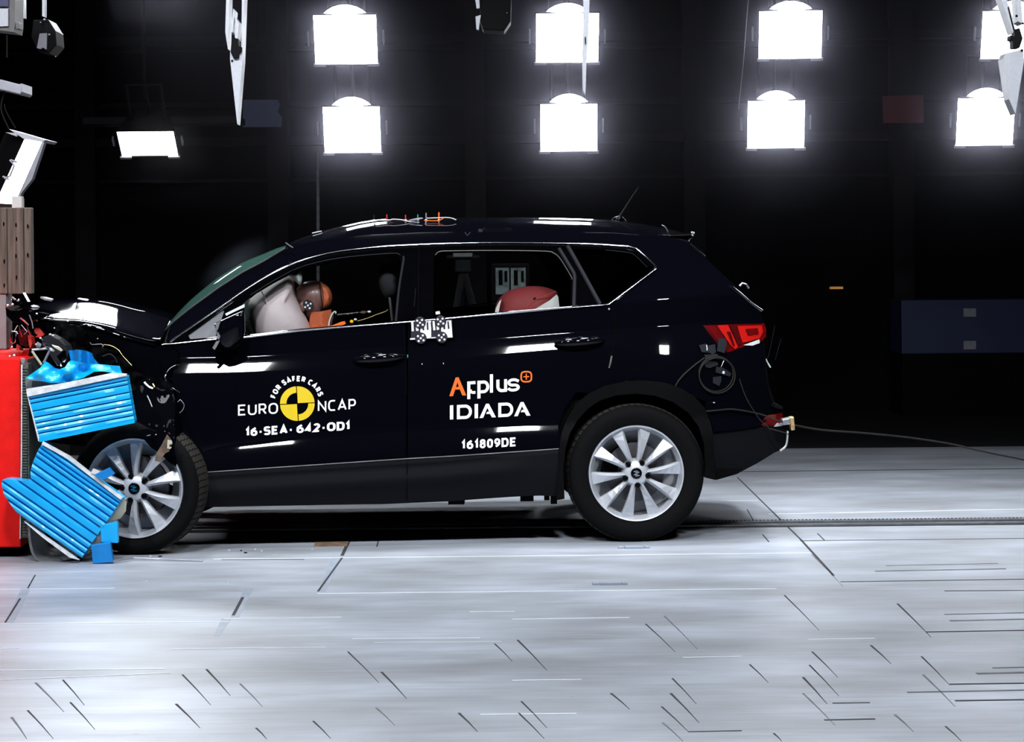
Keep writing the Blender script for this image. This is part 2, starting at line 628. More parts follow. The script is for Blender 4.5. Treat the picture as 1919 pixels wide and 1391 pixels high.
# ------------------------------------------------------------------ floor, walls, ceiling
def floor_material():
    m = bpy.data.materials.new('floor_plates')
    m.use_nodes = True
    nt, N, L = nodes_of(m)
    b = N['Principled BSDF']
    tc = N.new('ShaderNodeTexCoord')

    def noise_tex(scale, stretch, detail=4, rough=0.55):
        mp = N.new('ShaderNodeMapping')
        mp.inputs['Scale'].default_value = stretch
        L.new(tc.outputs['Object'], mp.inputs['Vector'])
        n = N.new('ShaderNodeTexNoise')
        n.inputs['Scale'].default_value = scale
        n.inputs['Detail'].default_value = detail
        n.inputs['Roughness'].default_value = rough
        L.new(mp.outputs['Vector'], n.inputs['Vector'])
        return n.outputs['Fac']

    def ramp(fac, stops):
        r = N.new('ShaderNodeValToRGB')
        while len(r.color_ramp.elements) < len(stops):
            r.color_ramp.elements.new(0.5)
        for el, (p, c) in zip(r.color_ramp.elements, stops):
            el.position = p
            el.color = (*c, 1)
        L.new(fac, r.inputs['Fac'])
        return r.outputs['Color']

    def mix(fac, a, bb, mode='MIX'):
        x = N.new('ShaderNodeMix')
        x.data_type = 'RGBA'
        x.blend_type = mode
        if isinstance(fac, float):
            x.inputs[0].default_value = fac
        else:
            L.new(fac, x.inputs[0])
        L.new(a, x.inputs[6])
        L.new(bb, x.inputs[7])
        return x.outputs[2]
    big = ramp(noise_tex(1.5, (0.75, 1.5, 1), 3), [(0.30, (0.255, 0.27, 0.295)), (0.52, (0.345, 0.375, 0.425)), (0.72, (0.46, 0.50, 0.58))])
    streak = ramp(noise_tex(5.0, (0.35, 6, 1), 6, 0.65), [(0.25, (0.78, 0.78, 0.78)), (0.5, (1, 1, 1)), (0.78, (1.12, 1.13, 1.16))])
    c = mix(0.75, big, streak, 'MULTIPLY')
    dirt = ramp(noise_tex(2.2, (0.7, 3.2, 1), 5), [(0.60, (1, 1, 1)), (0.78, (0.72, 0.68, 0.63))])
    c = mix(0.8, c, dirt, 'MULTIPLY')
    speck = ramp(noise_tex(17, (1, 2.6, 1), 3), [(0.70, (1, 1, 1)), (0.77, (0.42, 0.40, 0.38))])
    c = mix(0.55, c, speck, 'MULTIPLY')
    L.new(c, b.inputs['Base Color'])
    b.inputs['Metallic'].default_value = 0.15
    b.inputs['Specular IOR Level'].default_value = 0.45
    rr = N.new('ShaderNodeMapRange')
    rr.inputs['To Min'].default_value = 0.32
    rr.inputs['To Max'].default_value = 0.55
    L.new(noise_tex(3.5, (0.5, 2, 1), 5), rr.inputs['Value'])
    L.new(rr.outputs['Result'], b.inputs['Roughness'])
    bp = N.new('ShaderNodeBump')
    bp.inputs['Strength'].default_value = 0.12
    bp.inputs['Distance'].default_value = 0.01
    L.new(noise_tex(26, (0.4, 2.2, 1), 4), bp.inputs['Height'])
    L.new(bp.outputs['Normal'], b.inputs['Normal'])
    M['floor_plates'] = m


floor_material()
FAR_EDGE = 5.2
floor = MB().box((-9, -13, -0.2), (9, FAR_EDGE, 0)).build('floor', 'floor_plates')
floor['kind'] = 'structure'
floor_back = MB().box((-9, FAR_EDGE, -0.2), (9, 9.2, 0)).build('floor_rear', 'floor_shade')  # far floor coloured black where the light falls off
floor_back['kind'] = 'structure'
for nm, lo, hi in (('wall_back', (-9, 9.2, 0), (9, 9.5, 7)), ('wall_left', (-9.3, -13, 0), (-9, 9.5, 7)), ('wall_right', (9, -13, 0), (9.3, 9.5, 7)),
                   ('wall_front', (-9, -13.3, 0), (9, -13, 7)), ('ceiling', (-9.3, -13.3, 7), (9.3, 9.5, 7.2))):
    w = MB().box(lo, hi).build(nm, 'wall_dark')
    w['kind'] = 'structure'


def strip(pts, w, material, name='seam', z=0.0012, taper=False):
    if material == 'seam_white':
        w *= .75
    """A plate joint or scratch lying on the floor, a child of the floor."""
    g = [ground(*p) for p in pts]
    v = []
    n = len(g)
    for i, p in enumerate(g):
        a, b = g[max(0, i - 1)], g[min(n - 1, i + 1)]
        d = (b - a)
        d.z = 0
        d.normalize()
        s = Vector((-d.y, d.x, 0)) * w * 0.5
        if taper:
            s *= max(0.15, 1 - i / (n - 1) * 0.85)
        v += [p - s, p + s]
    mb = MB()
    top = [Vector((p.x, p.y, z)) for p in v]
    bot = [Vector((p.x, p.y, -0.003)) for p in v]
    f = []
    m = len(v)
    for i in range(n - 1):
        f.append([2 * i, 2 * i + 2, 2 * i + 3, 2 * i + 1])
        f.append([m + 2 * i, m + 2 * i + 1, m + 2 * i + 3, m + 2 * i + 2])
        f.append([2 * i, m + 2 * i, m + 2 * i + 2, 2 * i + 2])
        f.append([2 * i + 1, 2 * i + 3, m + 2 * i + 3, m + 2 * i + 1])
    f.append([0, 1, m + 1, m])
    f.append([2 * n - 2, m + 2 * n - 2, m + 2 * n - 1, 2 * n - 1])
    mb.add(top + bot, f)
    return mb.build(name, material, floor)


# bright raised plate edges running along the track
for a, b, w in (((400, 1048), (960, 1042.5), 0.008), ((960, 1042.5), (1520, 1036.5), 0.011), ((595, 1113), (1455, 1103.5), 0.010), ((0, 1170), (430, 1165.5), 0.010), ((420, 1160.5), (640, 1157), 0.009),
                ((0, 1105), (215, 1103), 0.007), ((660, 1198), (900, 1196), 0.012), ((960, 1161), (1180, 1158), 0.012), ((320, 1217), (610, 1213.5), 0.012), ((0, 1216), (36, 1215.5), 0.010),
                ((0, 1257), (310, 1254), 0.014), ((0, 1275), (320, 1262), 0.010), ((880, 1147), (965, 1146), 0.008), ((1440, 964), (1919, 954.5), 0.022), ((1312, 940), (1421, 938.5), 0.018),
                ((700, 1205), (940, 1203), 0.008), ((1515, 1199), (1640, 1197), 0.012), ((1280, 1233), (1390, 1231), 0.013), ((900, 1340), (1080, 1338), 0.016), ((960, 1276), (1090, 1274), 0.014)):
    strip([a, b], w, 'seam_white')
# dark joints between plates
for a, b, w in (((415, 1049.5), (570, 1049), 0.010), ((1500, 1014), (1919, 1009.5), 0.013), ((1575, 1091), (1919, 1086), 0.014), ((1770, 1108), (1919, 1107), 0.012), ((1735, 1185), (1919, 1182), 0.016),
                ((1780, 1283), (1919, 1281), 0.016), ((1790, 1314), (1919, 1312), 0.016), ((1560, 1318.5), (1630, 1317.5), 0.010), ((1545, 1350), (1640, 1348), 0.012), ((1330, 885), (1919, 878.5), 0.030),
                ((1290, 1372), (1390, 1370), 0.008)):
    strip([a, b], w, 'seam_dark')
for a, b, w in (((1382, 895), (1500, 1011), 0.008), ((1500, 1011), (1562, 1079), 0.011), ((655, 1012), (641, 1042), 0.016), ((641, 1046), (596, 1109), 0.009), ((437, 1154), (455, 1120), 0.013), ((52, 1103), (66, 1078), 0.006),
                ((10, 1167), (38, 1122), 0.008), ((1429, 1002), (1441, 1016), 0.006), ((1532, 1000), (1545, 1013), 0.006), ((1400, 955), (1412, 976), 0.005), ((713, 1000), (706, 1025), 0.006)):
    strip([a, b], w, 'seam_dark')
for a, b, w in (((1660, 1060.5), (1870, 1056.5), 0.012), ((1640, 1071), (1885, 1066.5), 0.022), ((1770, 1152), (1919, 1149), 0.014), ((1780, 1164), (1919, 1161), 0.022), ((1860, 1252.5), (1919, 1251), 0.016), ((1830, 1263), (1919, 1261), 0.026),
                ((1700, 1298), (1919, 1294), 0.016)):
    strip([a, b], w, 'seam_grey')
# pale tape over the joints
for q in (((641, 1046), (622, 1046), (596, 1109), (610, 1109)), ((475, 1103), (458, 1103), (432, 1157), (448, 1157)), ((57, 1103), (40, 1103), (10, 1168), (26, 1168)), ((434, 1160), (415, 1160), (400, 1192), (412, 1192))):
    g = [ground(*p) for p in q]
    MB().prism([Vector((p.x, p.y, 0.0006)) for p in g], (0, 0, -0.003)).build('tape_patch', 'tape', floor)
# patch of rusty plate and small clamps sunk beside the rear tyre
g = [ground(*p) for p in ((592, 1013), (655, 1012), (650, 1024), (588, 1025))]
MB().prism([Vector((p.x, p.y, 0.002)) for p in g], (0, 0, -0.004)).build('rusty_plate', 'rust', floor)
for px, py in ((1188, 1028), (1143, 1096)):
    c = ground(px, py)
    mb = MB().box((c.x - 0.045, c.y - 0.02, -0.001), (c.x + 0.045, c.y + 0.02, 0.012))
    mb.box((c.x - 0.075, c.y - 0.012, -0.001), (c.x - 0.05, c.y + 0.03, 0.010)).box((c.x + 0.05, c.y - 0.012, -0.001), (c.x + 0.075, c.y + 0.03, 0.010))
    mb.build('floor_clamp', 'tape', floor, bevel=0.003)
# short slanting scratches on the front plates
SCR = [(67, 1280, 120, 1335), (132, 1317, 178, 1368), (342, 1265, 395, 1322), (387, 1255, 432, 1305), (450, 1282, 492, 1325), (652, 1222, 710, 1280), (715, 1260, 762, 1310), (927, 1207, 960, 1240),
       (705, 1327, 740, 1360), (860, 1337, 895, 1372), (587, 1352, 620, 1385), (480, 1365, 500, 1386), (22, 1345, 50, 1385), (52, 1332, 100, 1385), (118, 1275, 158, 1322), (330, 1320, 375, 1365),
       (1522, 1040, 1580, 1100), (1470, 1116, 1535, 1182), (1682, 1132, 1745, 1195), (1210, 1170, 1265, 1222), (1245, 1155, 1307, 1217), (1632, 1210, 1670, 1245), (1405, 1246, 1440, 1280), (1727, 1231, 1780, 1285),
       (1730, 1265, 1790, 1325), (1522, 1222, 1570, 1270), (1517, 1247, 1572, 1305), (1505, 1270, 1550, 1320), (1505, 1300, 1565, 1360), (1260, 1272, 1305, 1320), (1257, 1300, 1310, 1355), (1240, 1325, 1290, 1372),
       (1242, 1355, 1280, 1390), (970, 1200, 1025, 1257), (977, 1315, 1025, 1365), (972, 1337, 1020, 1385), (1677, 1340, 1712, 1372), (1772, 1362, 1802, 1390), (1450, 1375, 1465, 1390), (1145, 1300, 1180, 1330)]
for k, (x0, y0, x1, y1) in enumerate(SCR):
    strip([(x0, y0), ((x0 + x1) / 2 + 1, (y0 + y1) / 2), (x1, y1)], 0.006 if k % 3 else 0.008, 'seam_dark' if k % 4 else 'seam_grey', 'scratch', taper=True)
# two sunken tow rails with a chain slot along the track
ra, rb = ground(1919, 975), ground(300, 989)
for (dy, wd, zt, mt) in ((-0.060, 0.022, 0.004, 'seam_dark'), (-0.020, 0.050, 0.010, 'rail_steel'), (0.055, 0.03, 0.003, 'seam_dark'), (0.10, 0.05, 0.012, 'rail_steel'), (0.150, 0.04, 0.004, 'seam_dark')):
    y = 0.62 + dy
    MB().box((-1.9, y - wd / 2, -0.004), (8.9, y + wd / 2, zt)).build('tow_rail', mt, floor)
mb = MB()
x = 0.9
while x < 3.2:
    mb.box((x, 0.755, 0.0), (x + 0.011, 0.785, 0.011))
    x += 0.02
mb.build('tow_chain', 'rubber', floor)
# a white chip of paint under the sill
g = [ground(*p) for p in ((651, 968), (656, 968), (649, 985), (643, 985))]
MB().prism([Vector((p.x, p.y, 0.004)) for p in g], (0, 0, -0.004)).build('paint_chip', 'decal_white', floor)


def bar_trim(n, lo, hi, material='girder_dark'):
    o = MB().box(lo, hi).build('trim_%d' % n, material)
    o['kind'] = 'structure'


def wz(py, Y, px=980):
    return at(px, py, Y).z


# girts and columns on the back wall
k = 1
for (p0, p1, Y) in ((62, 78, 9.05), (88, 92, 9.1), (186, 196, 9.05), (252, 268, 9.0), (330, 336, 9.1)):
    bar_trim(k, (-8.9, Y, wz(p1, Y)), (8.9, 9.2, wz(p0, Y)))
    k += 1
for px in (160, 520, 890, 1300, 1690):
    x = at(px, 200, 9.0).x
    bar_trim(k, (x - 0.09, 8.95, 0), (x + 0.09, 9.2, 6.9))
    k += 1
# the low gantry over the left floodlight
a, b = at(160, 234, 5.6), at(450, 219, 5.6)
o = MB().box((a.x, 5.5, a.z), (b.x, 5.9, b.z)).build('trim_%d' % k, 'girder_dark')
o['kind'] = 'structure'

# ------------------------------------------------------------------ floodlights behind the track
def flood_lamp(px, py, Y, w, h, tilt, label, face='lamp_face', turn=0.0, group='floodlights hanging in two rows behind the car', dome=True, roll=0.0):
    c = at(px, py, Y)
    rt = Matrix.Rotation(R(turn), 4, 'Z') @ Matrix.Rotation(R(tilt), 4, 'X') @ Matrix.Rotation(R(roll), 4, 'Y')
    root = empty('flood_lamp', c, label, 'lamp', group)
    T = Matrix.Translation(c) @ rt

    def put(mb, name, material, par=root, **kw):
        mb.v = [T @ p for p in mb.v]
        return mb.build(name, material, par, **kw)
    hw, hh = w / 2, h / 2
    # tapered housing
    mb = MB()
    fr = [Vector((-hw, 0, -hh)), Vector((hw, 0, -hh)), Vector((hw, 0, hh)), Vector((-hw, 0, hh))]
    bk = [Vector((p.x * 0.55, 0.26, p.z * 0.5)) for p in fr]
    mb.add(fr + bk, [[0, 1, 5, 4], [1, 2, 6, 5], [2, 3, 7, 6], [3, 0, 4, 7], [4, 5, 6, 7]])
    put(mb, 'housing', 'lamp_body')
    # frame round the glass
    mb = MB()
    t = 0.008
    mb.box((-hw - t, -0.02, -hh - t), (hw + t, 0.0, -hh)).box((-hw - t, -0.02, hh), (hw + t, 0.0, hh + t))
    mb.box((-hw - t, -0.02, -hh), (-hw, 0.0, hh)).box((hw, -0.02, -hh), (hw + t, 0.0, hh))
    put(mb, 'frame', 'lamp_body')
    put(MB().box((-hw, -0.012, -hh), (hw, -0.002, hh)), 'lens', face)
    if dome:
        put(MB().ell((0.0, 0.01, hh * 0.34), (hw * 0.92, 0.05, hh * 1.02), 32, 14), 'bloom_dome', face, smooth=True)  # glowing dome shaped as the bloom of the overexposed bulb
    for s in (-1, 1):
        put(MB().box((s * (hw + 0.042) - 0.006, -0.01, -hh * 0.25), (s * (hw + 0.042) + 0.006, 0.02, hh * 0.32)), 'side_bracket', 'lamp_bracket', bevel=0.002)
        put(MB().box((s * hw * 0.86 - 0.04, -0.035, -hh - 0.012), (s * hw * 0.86 + 0.04, -0.012, -hh + 0.008)), 'corner_clip', 'lamp_bracket', bevel=0.003)
    mb = MB().tube([T.inverted() @ (T @ Vector((0, 0.2, hh * 0.4))), Vector((0, 0.24, hh + 0.25))], 0.015)
    mb.tube([(-hw * 0.6, 0.12, hh * 0.7), (-hw * 0.6, 0.2, hh + 0.24), (hw * 0.6, 0.2, hh + 0.24), (hw * 0.6, 0.12, hh * 0.7)], 0.014)
    put(mb, 'yoke', 'lamp_body')
    # drop rod to the ceiling
    top = T @ Vector((0, 0.24, hh + 0.24))
    mb = MB().tube([top, Vector((top.x, top.y + 0.02, 7.0))], 0.012)
    mb.build('drop_rod', 'lamp_body', root)
    return root


UP, LO = 0.416, 0.40
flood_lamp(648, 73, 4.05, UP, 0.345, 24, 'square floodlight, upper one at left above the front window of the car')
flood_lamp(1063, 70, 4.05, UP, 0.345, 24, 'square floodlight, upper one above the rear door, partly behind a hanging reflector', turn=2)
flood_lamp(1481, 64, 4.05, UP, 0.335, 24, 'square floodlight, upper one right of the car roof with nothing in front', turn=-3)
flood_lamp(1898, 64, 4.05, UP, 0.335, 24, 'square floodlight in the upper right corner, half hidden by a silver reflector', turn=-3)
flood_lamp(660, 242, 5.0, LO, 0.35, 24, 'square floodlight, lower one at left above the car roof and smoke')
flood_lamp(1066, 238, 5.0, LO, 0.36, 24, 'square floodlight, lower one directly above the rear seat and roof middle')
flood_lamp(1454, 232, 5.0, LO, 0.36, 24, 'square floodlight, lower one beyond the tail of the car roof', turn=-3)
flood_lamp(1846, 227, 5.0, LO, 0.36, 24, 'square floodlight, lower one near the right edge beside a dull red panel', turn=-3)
flood_lamp(277, 266, 4.6, 0.39, 0.26, 52, 'low wide floodlight hanging alone under a dark gantry at left', 'lamp_face_warm', group=None, dome=False)


def side_lamp():
    """The floodlight over the barrier, seen nearly from its side."""
    Y = 0.9
    c = at(40, 320, Y)
    root = empty('flood_lamp', c, 'tilted floodlight above the timber boards, seen from its side', 'lamp')
    f = [at(*p, Y) for p in ((46, 262), (80, 264), (27, 383), (-8, 381))]
    back = Vector((-0.14, 0.16, 0.05))
    mb = MB().prism([p + Vector((0, 0.012, 0)) for p in f], back)
    mb.build('housing', 'lamp_body', root)
    MB().prism(f, (-0.004, 0.011, 0.002)).build('lens', 'lamp_face_side', root)
    n = [at(*p, Y - 0.03) for p in ((17, 242), (30, 246), (86, 262), (80, 266), (44, 260))]
    MB().prism(n, (0, 0.3, 0)).build('top_flap', 'reflector', root)
    n = [at(*p, Y - 0.03) for p in ((80, 266), (83, 267), (68, 312), (60, 336), (40, 362), (32, 384), (28, 384))]
    MB().prism(n, (0, 0.06, 0)).build('side_flap', 'lamp_bracket', root)
    mb = MB().tube([at(18, 300, Y - .02), at(27, 310, Y - .02), at(19, 330, Y - .02), at(8, 334, Y - .02)], 0.005)
    mb.tube([at(20, 300, Y - .02), at(32, 304, Y - .02)], 0.006).tube([at(5, 331, Y - .02), at(17, 336, Y - .02)], 0.006)
    mb.build('handle', 'lamp_bracket', root)
    MB().box(tuple(at(-10, 392, Y + .12) - Vector((0, .05, 0))), tuple(at(42, 372, Y + .12) + Vector((0, .05, 0)))).build('foot_plate', 'post_grey', root)
    mb = MB().tube(spline([at(17, 243, Y), at(2, 205, Y), at(8, 172, Y), at(9, 165, Y)], 5), 0.004)
    mb.tube(spline([at(29, 240, Y), at(12, 210, Y), at(8, 195, Y)], 5), 0.003)
    mb.build('cable', 'cable_grey', root)


side_lamp()
# bracket plate and clipped lamp head at the left edge
Y = 0.8
n = [at(*p, Y) for p in ((-40, 143), (2, 149), (36, 158), (41, 156), (41, 172), (38, 177), (0, 168), (-40, 160))]
o = MB().prism(n, (0, 0.25, 0)).build('steel_bracket', 'lamp_bracket', bevel=0.004)
tag(o, 'pale steel bracket arm at the left edge above the tilted floodlight', 'bracket')
root = empty('flood_lamp', at(0, 20, Y), 'grey clipped lamp head in the upper left corner', 'lamp')
MB().prism([at(*p, Y + .02) for p in ((-60, -25), (28, -25), (28, 45), (26, 60), (10, 58), (-60, 50))], (0, 0.2, 0)).build('housing', 'post_grey', root)
MB().prism([at(*p, Y) for p in ((-50, 17), (15, 16), (15, 49), (-50, 51))], (0, 0.02, 0)).build('lens', 'reflector', root)
MB().prism([at(*p, Y) for p in ((-50, -20), (15, -20), (15, 12), (-50, 12))], (0, 0.02, 0)).build('upper_lens', 'panel_blue', root)
MB().box(tuple(at(29, 54, Y)), tuple(at(35, 41, Y) + Vector((0, .1, 0)))).build('latch', 'post_grey', root, bevel=0.004)
MB().tube([at(13, 66, Y), at(13, 80, Y), at(13, 108, Y)], 0.004).build('cable', 'cable_grey', root)


def hanging_camera(Y, label, straps, body, cloth, bits):
    c = at(*body[0], Y)
    root = empty('hanging_camera', c, label, 'camera')
    MB().prism([at(*p, Y) for p in body], (0, 0.22, 0)).build('camera_body', 'lamp_body', root, bevel=0.006)
    for s in straps:
        MB().prism([at(*p, Y - .02) for p in s], (0, 0.05, 0)).build('strap', 'reflector', root)
    for s in cloth:
        MB().prism([at(*p, Y - .03) for p in s], (0, 0.02, 0)).build('cloth_flap', 'lamp_bracket', root)
    for (x, y, r) in bits:
        MB().ell(at(x, y, Y - .03), (r * S0, r * S0, r * S0 * .8), 10, 6).build('knob', 'lamp_bracket', root, smooth=True)
    return root


hanging_camera(1.6, 'black camera rig hanging from white straps near the upper left corner',
               [((42, -30), (45, -30), (46, 34), (41, 33)), ((79, -30), (84, -30), (84, 32), (79, 30))],
               [(62, 38), (90, 36), (104, 58), (106, 84), (92, 100), (70, 96), (58, 70)],
               [((74, 63), (88, 62), (87, 93), (80, 89), (76, 92), (69, 90))],
               [(76, 42, 1.8), (83, 37, 3.2), (92, 65, 2.6), (117, 65, 2.4), (104, 106, 1.6)])
hanging_camera(2.2, 'small dark camera rig hanging at the top edge between two floodlights',
               [((888, -20), (897, -20), (899, 15), (893, 16)), ((891, 31), (901, 28), (897, 56), (893, 55))],
               [(903, -20), (958, -20), (957, 40), (945, 58), (905, 56), (899, 36)],
               [], [(950, 24, 1.6), (905, 58, 1.5)])


def reflector(px_pts, Y, label, slits, clamp, bolts, depth=0.12):
    c = at(*px_pts[0], Y)
    root = empty('hanging_reflector', c, label, 'reflector')
    for s in slits:
        MB().prism([at(*p, Y) for p in s], (0, depth, 0)).build('reflector_leaf', 'reflector', root)
    MB().prism([at(*p, Y - .025) for p in clamp], (0, 0.08, 0)).build('clamp', 'lamp_body', root, bevel=0.003)
    for (x, y, r) in bolts:
        MB().ell(at(x, y, Y - .004), (r * S0, .008, r * S0), 10, 6).build('bolt', 'lamp_body', root, smooth=True)
    return root


reflector([(440, 100)], 0.3, 'long silver reflector hanging edge-on left of the upper floodlights',
          [((425, -40), (431, -40), (429, 40), (427, 92), (422, 60)), ((454, -40), (459.5, -40), (456, 60), (454, 115), (444.5, 233), (431, 110), (431.5, 92), (452, 92)), ((437, 16), (440, 20), (436, 60), (433, 62)), ((441, 32), (448, 42), (445, 74), (440, 70))],
          [(434, 72), (446, 72), (447, 86), (453, 88), (452, 97), (448, 100), (447, 108), (438, 110), (432, 98)], [(435, 114, 2.2)])
reflector([(1097, 60)], 0.6, 'narrow silver reflector hanging in front of the upper middle floodlight',
          [((1094, -40), (1106, -40), (1103, 60), (1099, 120), (1097, 178), (1093, 170), (1092, 110), (1094, 40))],
          [(1096, 70), (1098, 68), (1098.5, 82), (1096.5, 82)], [])
reflector([(1895, 60)], 0.0, 'wide silver reflector hanging across the upper right corner',
          [((1870, -20), (1882, -20), (1902, 58), (1898, 62)), ((1904, -20), (1912, -20), (1917, 45), (1908, 40)), ((1880, 110), (1884, 100), (1918, 92), (1919, 115), (1903, 214), (1891, 186)), ((1888, 14), (1892, 10), (1904, 60), (1900, 62))],
          [(1901, 55), (1911, 52), (1917, 72), (1911, 90), (1899, 90), (1898, 76), (1893, 74), (1894, 66), (1902, 68)], [(1905, 30, 2.5), (1915, 94, 2.5), (1917, 44, 2.5)])

# hanging thin wire beside the third column of lamps
o = MB().tube([at(1402, 0, 3.5), at(1399, 40, 3.5), at(1393, 120, 3.5), at(1384, 205, 3.5)], 0.002).build('hanging_wire', 'lamp_bracket')
tag(o, 'thin wire hanging left of the third column of floodlights', 'wire')
# ringed hose hanging below the left lamp
pts = [at(596, 286 + i * 4, 5.4) for i in range(138)]
pts[-1].z = 0.0
o = MB().tube(pts, [0.013 if i % 4 else 0.010 for i in range(138)], 10).build('ringed_hose', 'sail_grey')
tag(o, 'grey ringed hose hanging straight down below the left floodlights', 'hose')
for (q, mt, Y, nm, lb) in ((((455, 187), (520, 187), (524, 196), (520, 210), (528, 220), (527, 238), (455, 238)), 'panel_blue', 7.5, 'wall_sheet', 'torn blue-grey sheet hanging left of the lower left floodlight'),
                           (((1655, 180), (1731, 178), (1731, 230), (1656, 230)), 'panel_red', 8.6, 'sign_board', 'blank dull red board on the dark wall at right')):
    o = MB().prism([at(*p, Y) for p in q], (0, 0.03, 0)).build(nm, mt)
    tag(o, lb, 'board')
    c = sum((at(*p, Y) for p in q), Vector()) / len(q)
    zt = max(at(*p, Y).z for p in q)
    MB().tube([(c.x - .1, Y + .015, zt - .02), (c.x - .1, Y + .015, 7.0)], 0.004).build('hanging_wire', 'lamp_body', o)
    MB().tube([(c.x + .1, Y + .015, zt - .02), (c.x + .1, Y + .015, 7.0)], 0.004).build('hanging_wire', 'lamp_body', o)
# cabinet far right
Y = 8.3
root = empty('storage_cabinet', Vector((at(1800, 600, Y).x, Y, 0)), 'dark blue storage cabinet with two pale labels, far right by the wall', 'cabinet')
a, b = at(1690, 664, Y), at(1990, 560, Y)
MB().box((a.x, Y, 0), (b.x, Y + .6, a.z)).build('plinth', 'wall_dark', root)
MB().box((a.x, Y, a.z), (b.x, Y + .6, b.z)).build('cabinet_body', 'cabinet_blue', root, bevel=0.01)
for (y0, y1) in ((578, 594), (639, 655)):
    a, b = at(1806, y1, Y - .01), at(1829, y0, Y - .01)
    MB().box((a.x, Y - .01, a.z), (b.x, Y, b.z)).build('paper_label', 'paper', root)
o = MB().box(tuple(at(1557, 542, 9.1)), tuple(at(1580, 537.5, 9.1) + Vector((0, .08, 0)))).build('wall_light', 'far_light')
tag(o, 'tiny orange light glowing on the far wall right of the car', 'light')
# equipment rack seen through the rear door window
Y = 3.6
a, b = at(922, 600, Y), at(992, 500, Y)
root = empty('equipment_rack', Vector(((a.x + b.x) / 2, Y + .2, 0)), 'dark equipment rack with two grey panels, seen through the rear window', 'rack')
MB().box((a.x, Y, 0), (b.x, Y + .4, b.z + .02)).build('cabinet', 'wall_dark', root, bevel=0.01)
for (x0, x1) in ((929, 954), (957.5, 985)):
    a, b = at(x0, 552, Y - .012), at(x1, 502, Y - .012)
    q = MB().box((a.x, Y - .012, a.z), (b.x, Y, b.z)).build('front_panel', 'screen_grey', root)
    MB().box((a.x + .02, Y - .018, a.z + .06), (a.x + .045, Y - .012, b.z - .015)).build('slot', 'matte_black', q)
    MB().box((b.x - .03, Y - .018, a.z + .08), (b.x - .012, Y - .012, b.z - .02)).build('slot', 'matte_black', q)
# camera tripod beyond the car
Y = 3.3
c = at(868, 510, Y)
root = empty('camera_tripod', Vector((c.x, Y, 0)), 'black camera tripod with a pale top plate, seen through the rear door window', 'tripod')
for k in range(3):
    an = R(90 + 120 * k + 20)
    MB().tube([(c.x, Y, c.z), (c.x + .14 * math.cos(an) * 1, Y + .14 * math.sin(an), c.z * .62), (c.x + .4 * math.cos(an), Y + .4 * math.sin(an), 0.0)], [.025, .022, .014]).build('leg', 'lamp_body', root)
MB().box((c.x - .05, Y - .05, c.z), (c.x + .05, Y + .05, c.z + .1)).build('tripod_head', 'lamp_body', root, bevel=.01)
q = at(868, 478, Y)
MB().box((c.x - .1, Y - .08, c.z + .1), (c.x + .1, Y + .1, q.z - .012)).build('camera_body', 'lamp_body', root, bevel=.01)
MB().box((c.x - .06, Y - .09, q.z - .012), (c.x + .06, Y + .05, q.z + .012)).build('top_plate', 'sail_grey', root, bevel=.004)


# ------------------------------------------------------------------ thin smoke in front of the floodlights
def volume(name, lo, hi, dens_, color, aniso, fade=None, ball=False):
    m = bpy.data.materials.new(name)
    m.use_nodes = True
    nt, N, L = nodes_of(m)
    N.remove(N['Principled BSDF'])
    v = N.new('ShaderNodeVolumeScatter')
    v.inputs['Color'].default_value = (*color, 1)
    v.inputs['Density'].default_value = dens_
    v.inputs['Anisotropy'].default_value = aniso
    L.new(v.outputs['Volume'], N['Material Output'].inputs['Volume'])
    if fade:
        # smoke density shaped for the lamp halos, thinning downwards and to the left
        tc = N.new('ShaderNodeTexCoord')
        sp = N.new('ShaderNodeSeparateXYZ')
        mr = N.new('ShaderNodeMapRange')
        mr.interpolation_type = 'SMOOTHSTEP'
        mr.inputs['From Min'].default_value, mr.inputs['From Max'].default_value = fade
        mr.inputs['To Min'].default_value, mr.inputs['To Max'].default_value = 0.0, dens_
        L.new(tc.outputs['Object'], sp.inputs['Vector'])
        L.new(sp.outputs['Z'], mr.inputs['Value'])
        mx = N.new('ShaderNodeMapRange')
        mx.interpolation_type = 'SMOOTHSTEP'
        mx.inputs['From Min'].default_value, mx.inputs['From Max'].default_value = -2.7, -1.3
        ml = N.new('ShaderNodeMath')
        ml.operation = 'MULTIPLY'
        L.new(sp.outputs['X'], mx.inputs['Value'])
        L.new(mr.outputs['Result'], ml.inputs[0])
        L.new(mx.outputs['Result'], ml.inputs[1])
        L.new(ml.outputs['Value'], v.inputs['Density'])
    if ball:
        tc = N.new('ShaderNodeTexCoord')
        ln = N.new('ShaderNodeVectorMath')
        ln.operation = 'LENGTH'
        mr = N.new('ShaderNodeMapRange')
        mr.interpolation_type = 'SMOOTHSTEP'
        mr.inputs['From Min'].default_value, mr.inputs['From Max'].default_value = 0.1, 0.98
        mr.inputs['To Min'].default_value, mr.inputs['To Max'].default_value = dens_, 0.0
        nz = N.new('ShaderNodeTexNoise')
        nz.inputs['Scale'].default_value = 2.2
        nz.inputs['Detail'].default_value = 4
        ml = N.new('ShaderNodeMath')
        ml.operation = 'MULTIPLY'
        L.new(tc.outputs['Object'], ln.inputs[0])
        L.new(tc.outputs['Object'], nz.inputs['Vector'])
        L.new(ln.outputs['Value'], mr.inputs['Value'])
        L.new(mr.outputs['Result'], ml.inputs[0])
        L.new(nz.outputs['Fac'], ml.inputs[1])
        L.new(ml.outputs['Value'], v.inputs['Density'])
    M[name] = m
    o = MB().ell((0, 0, 0), (1, 1, 1), 20, 12).build(name, m) if ball else MB().box(lo, hi).build(name, m)
    o['kind'] = 'stuff'
    return o


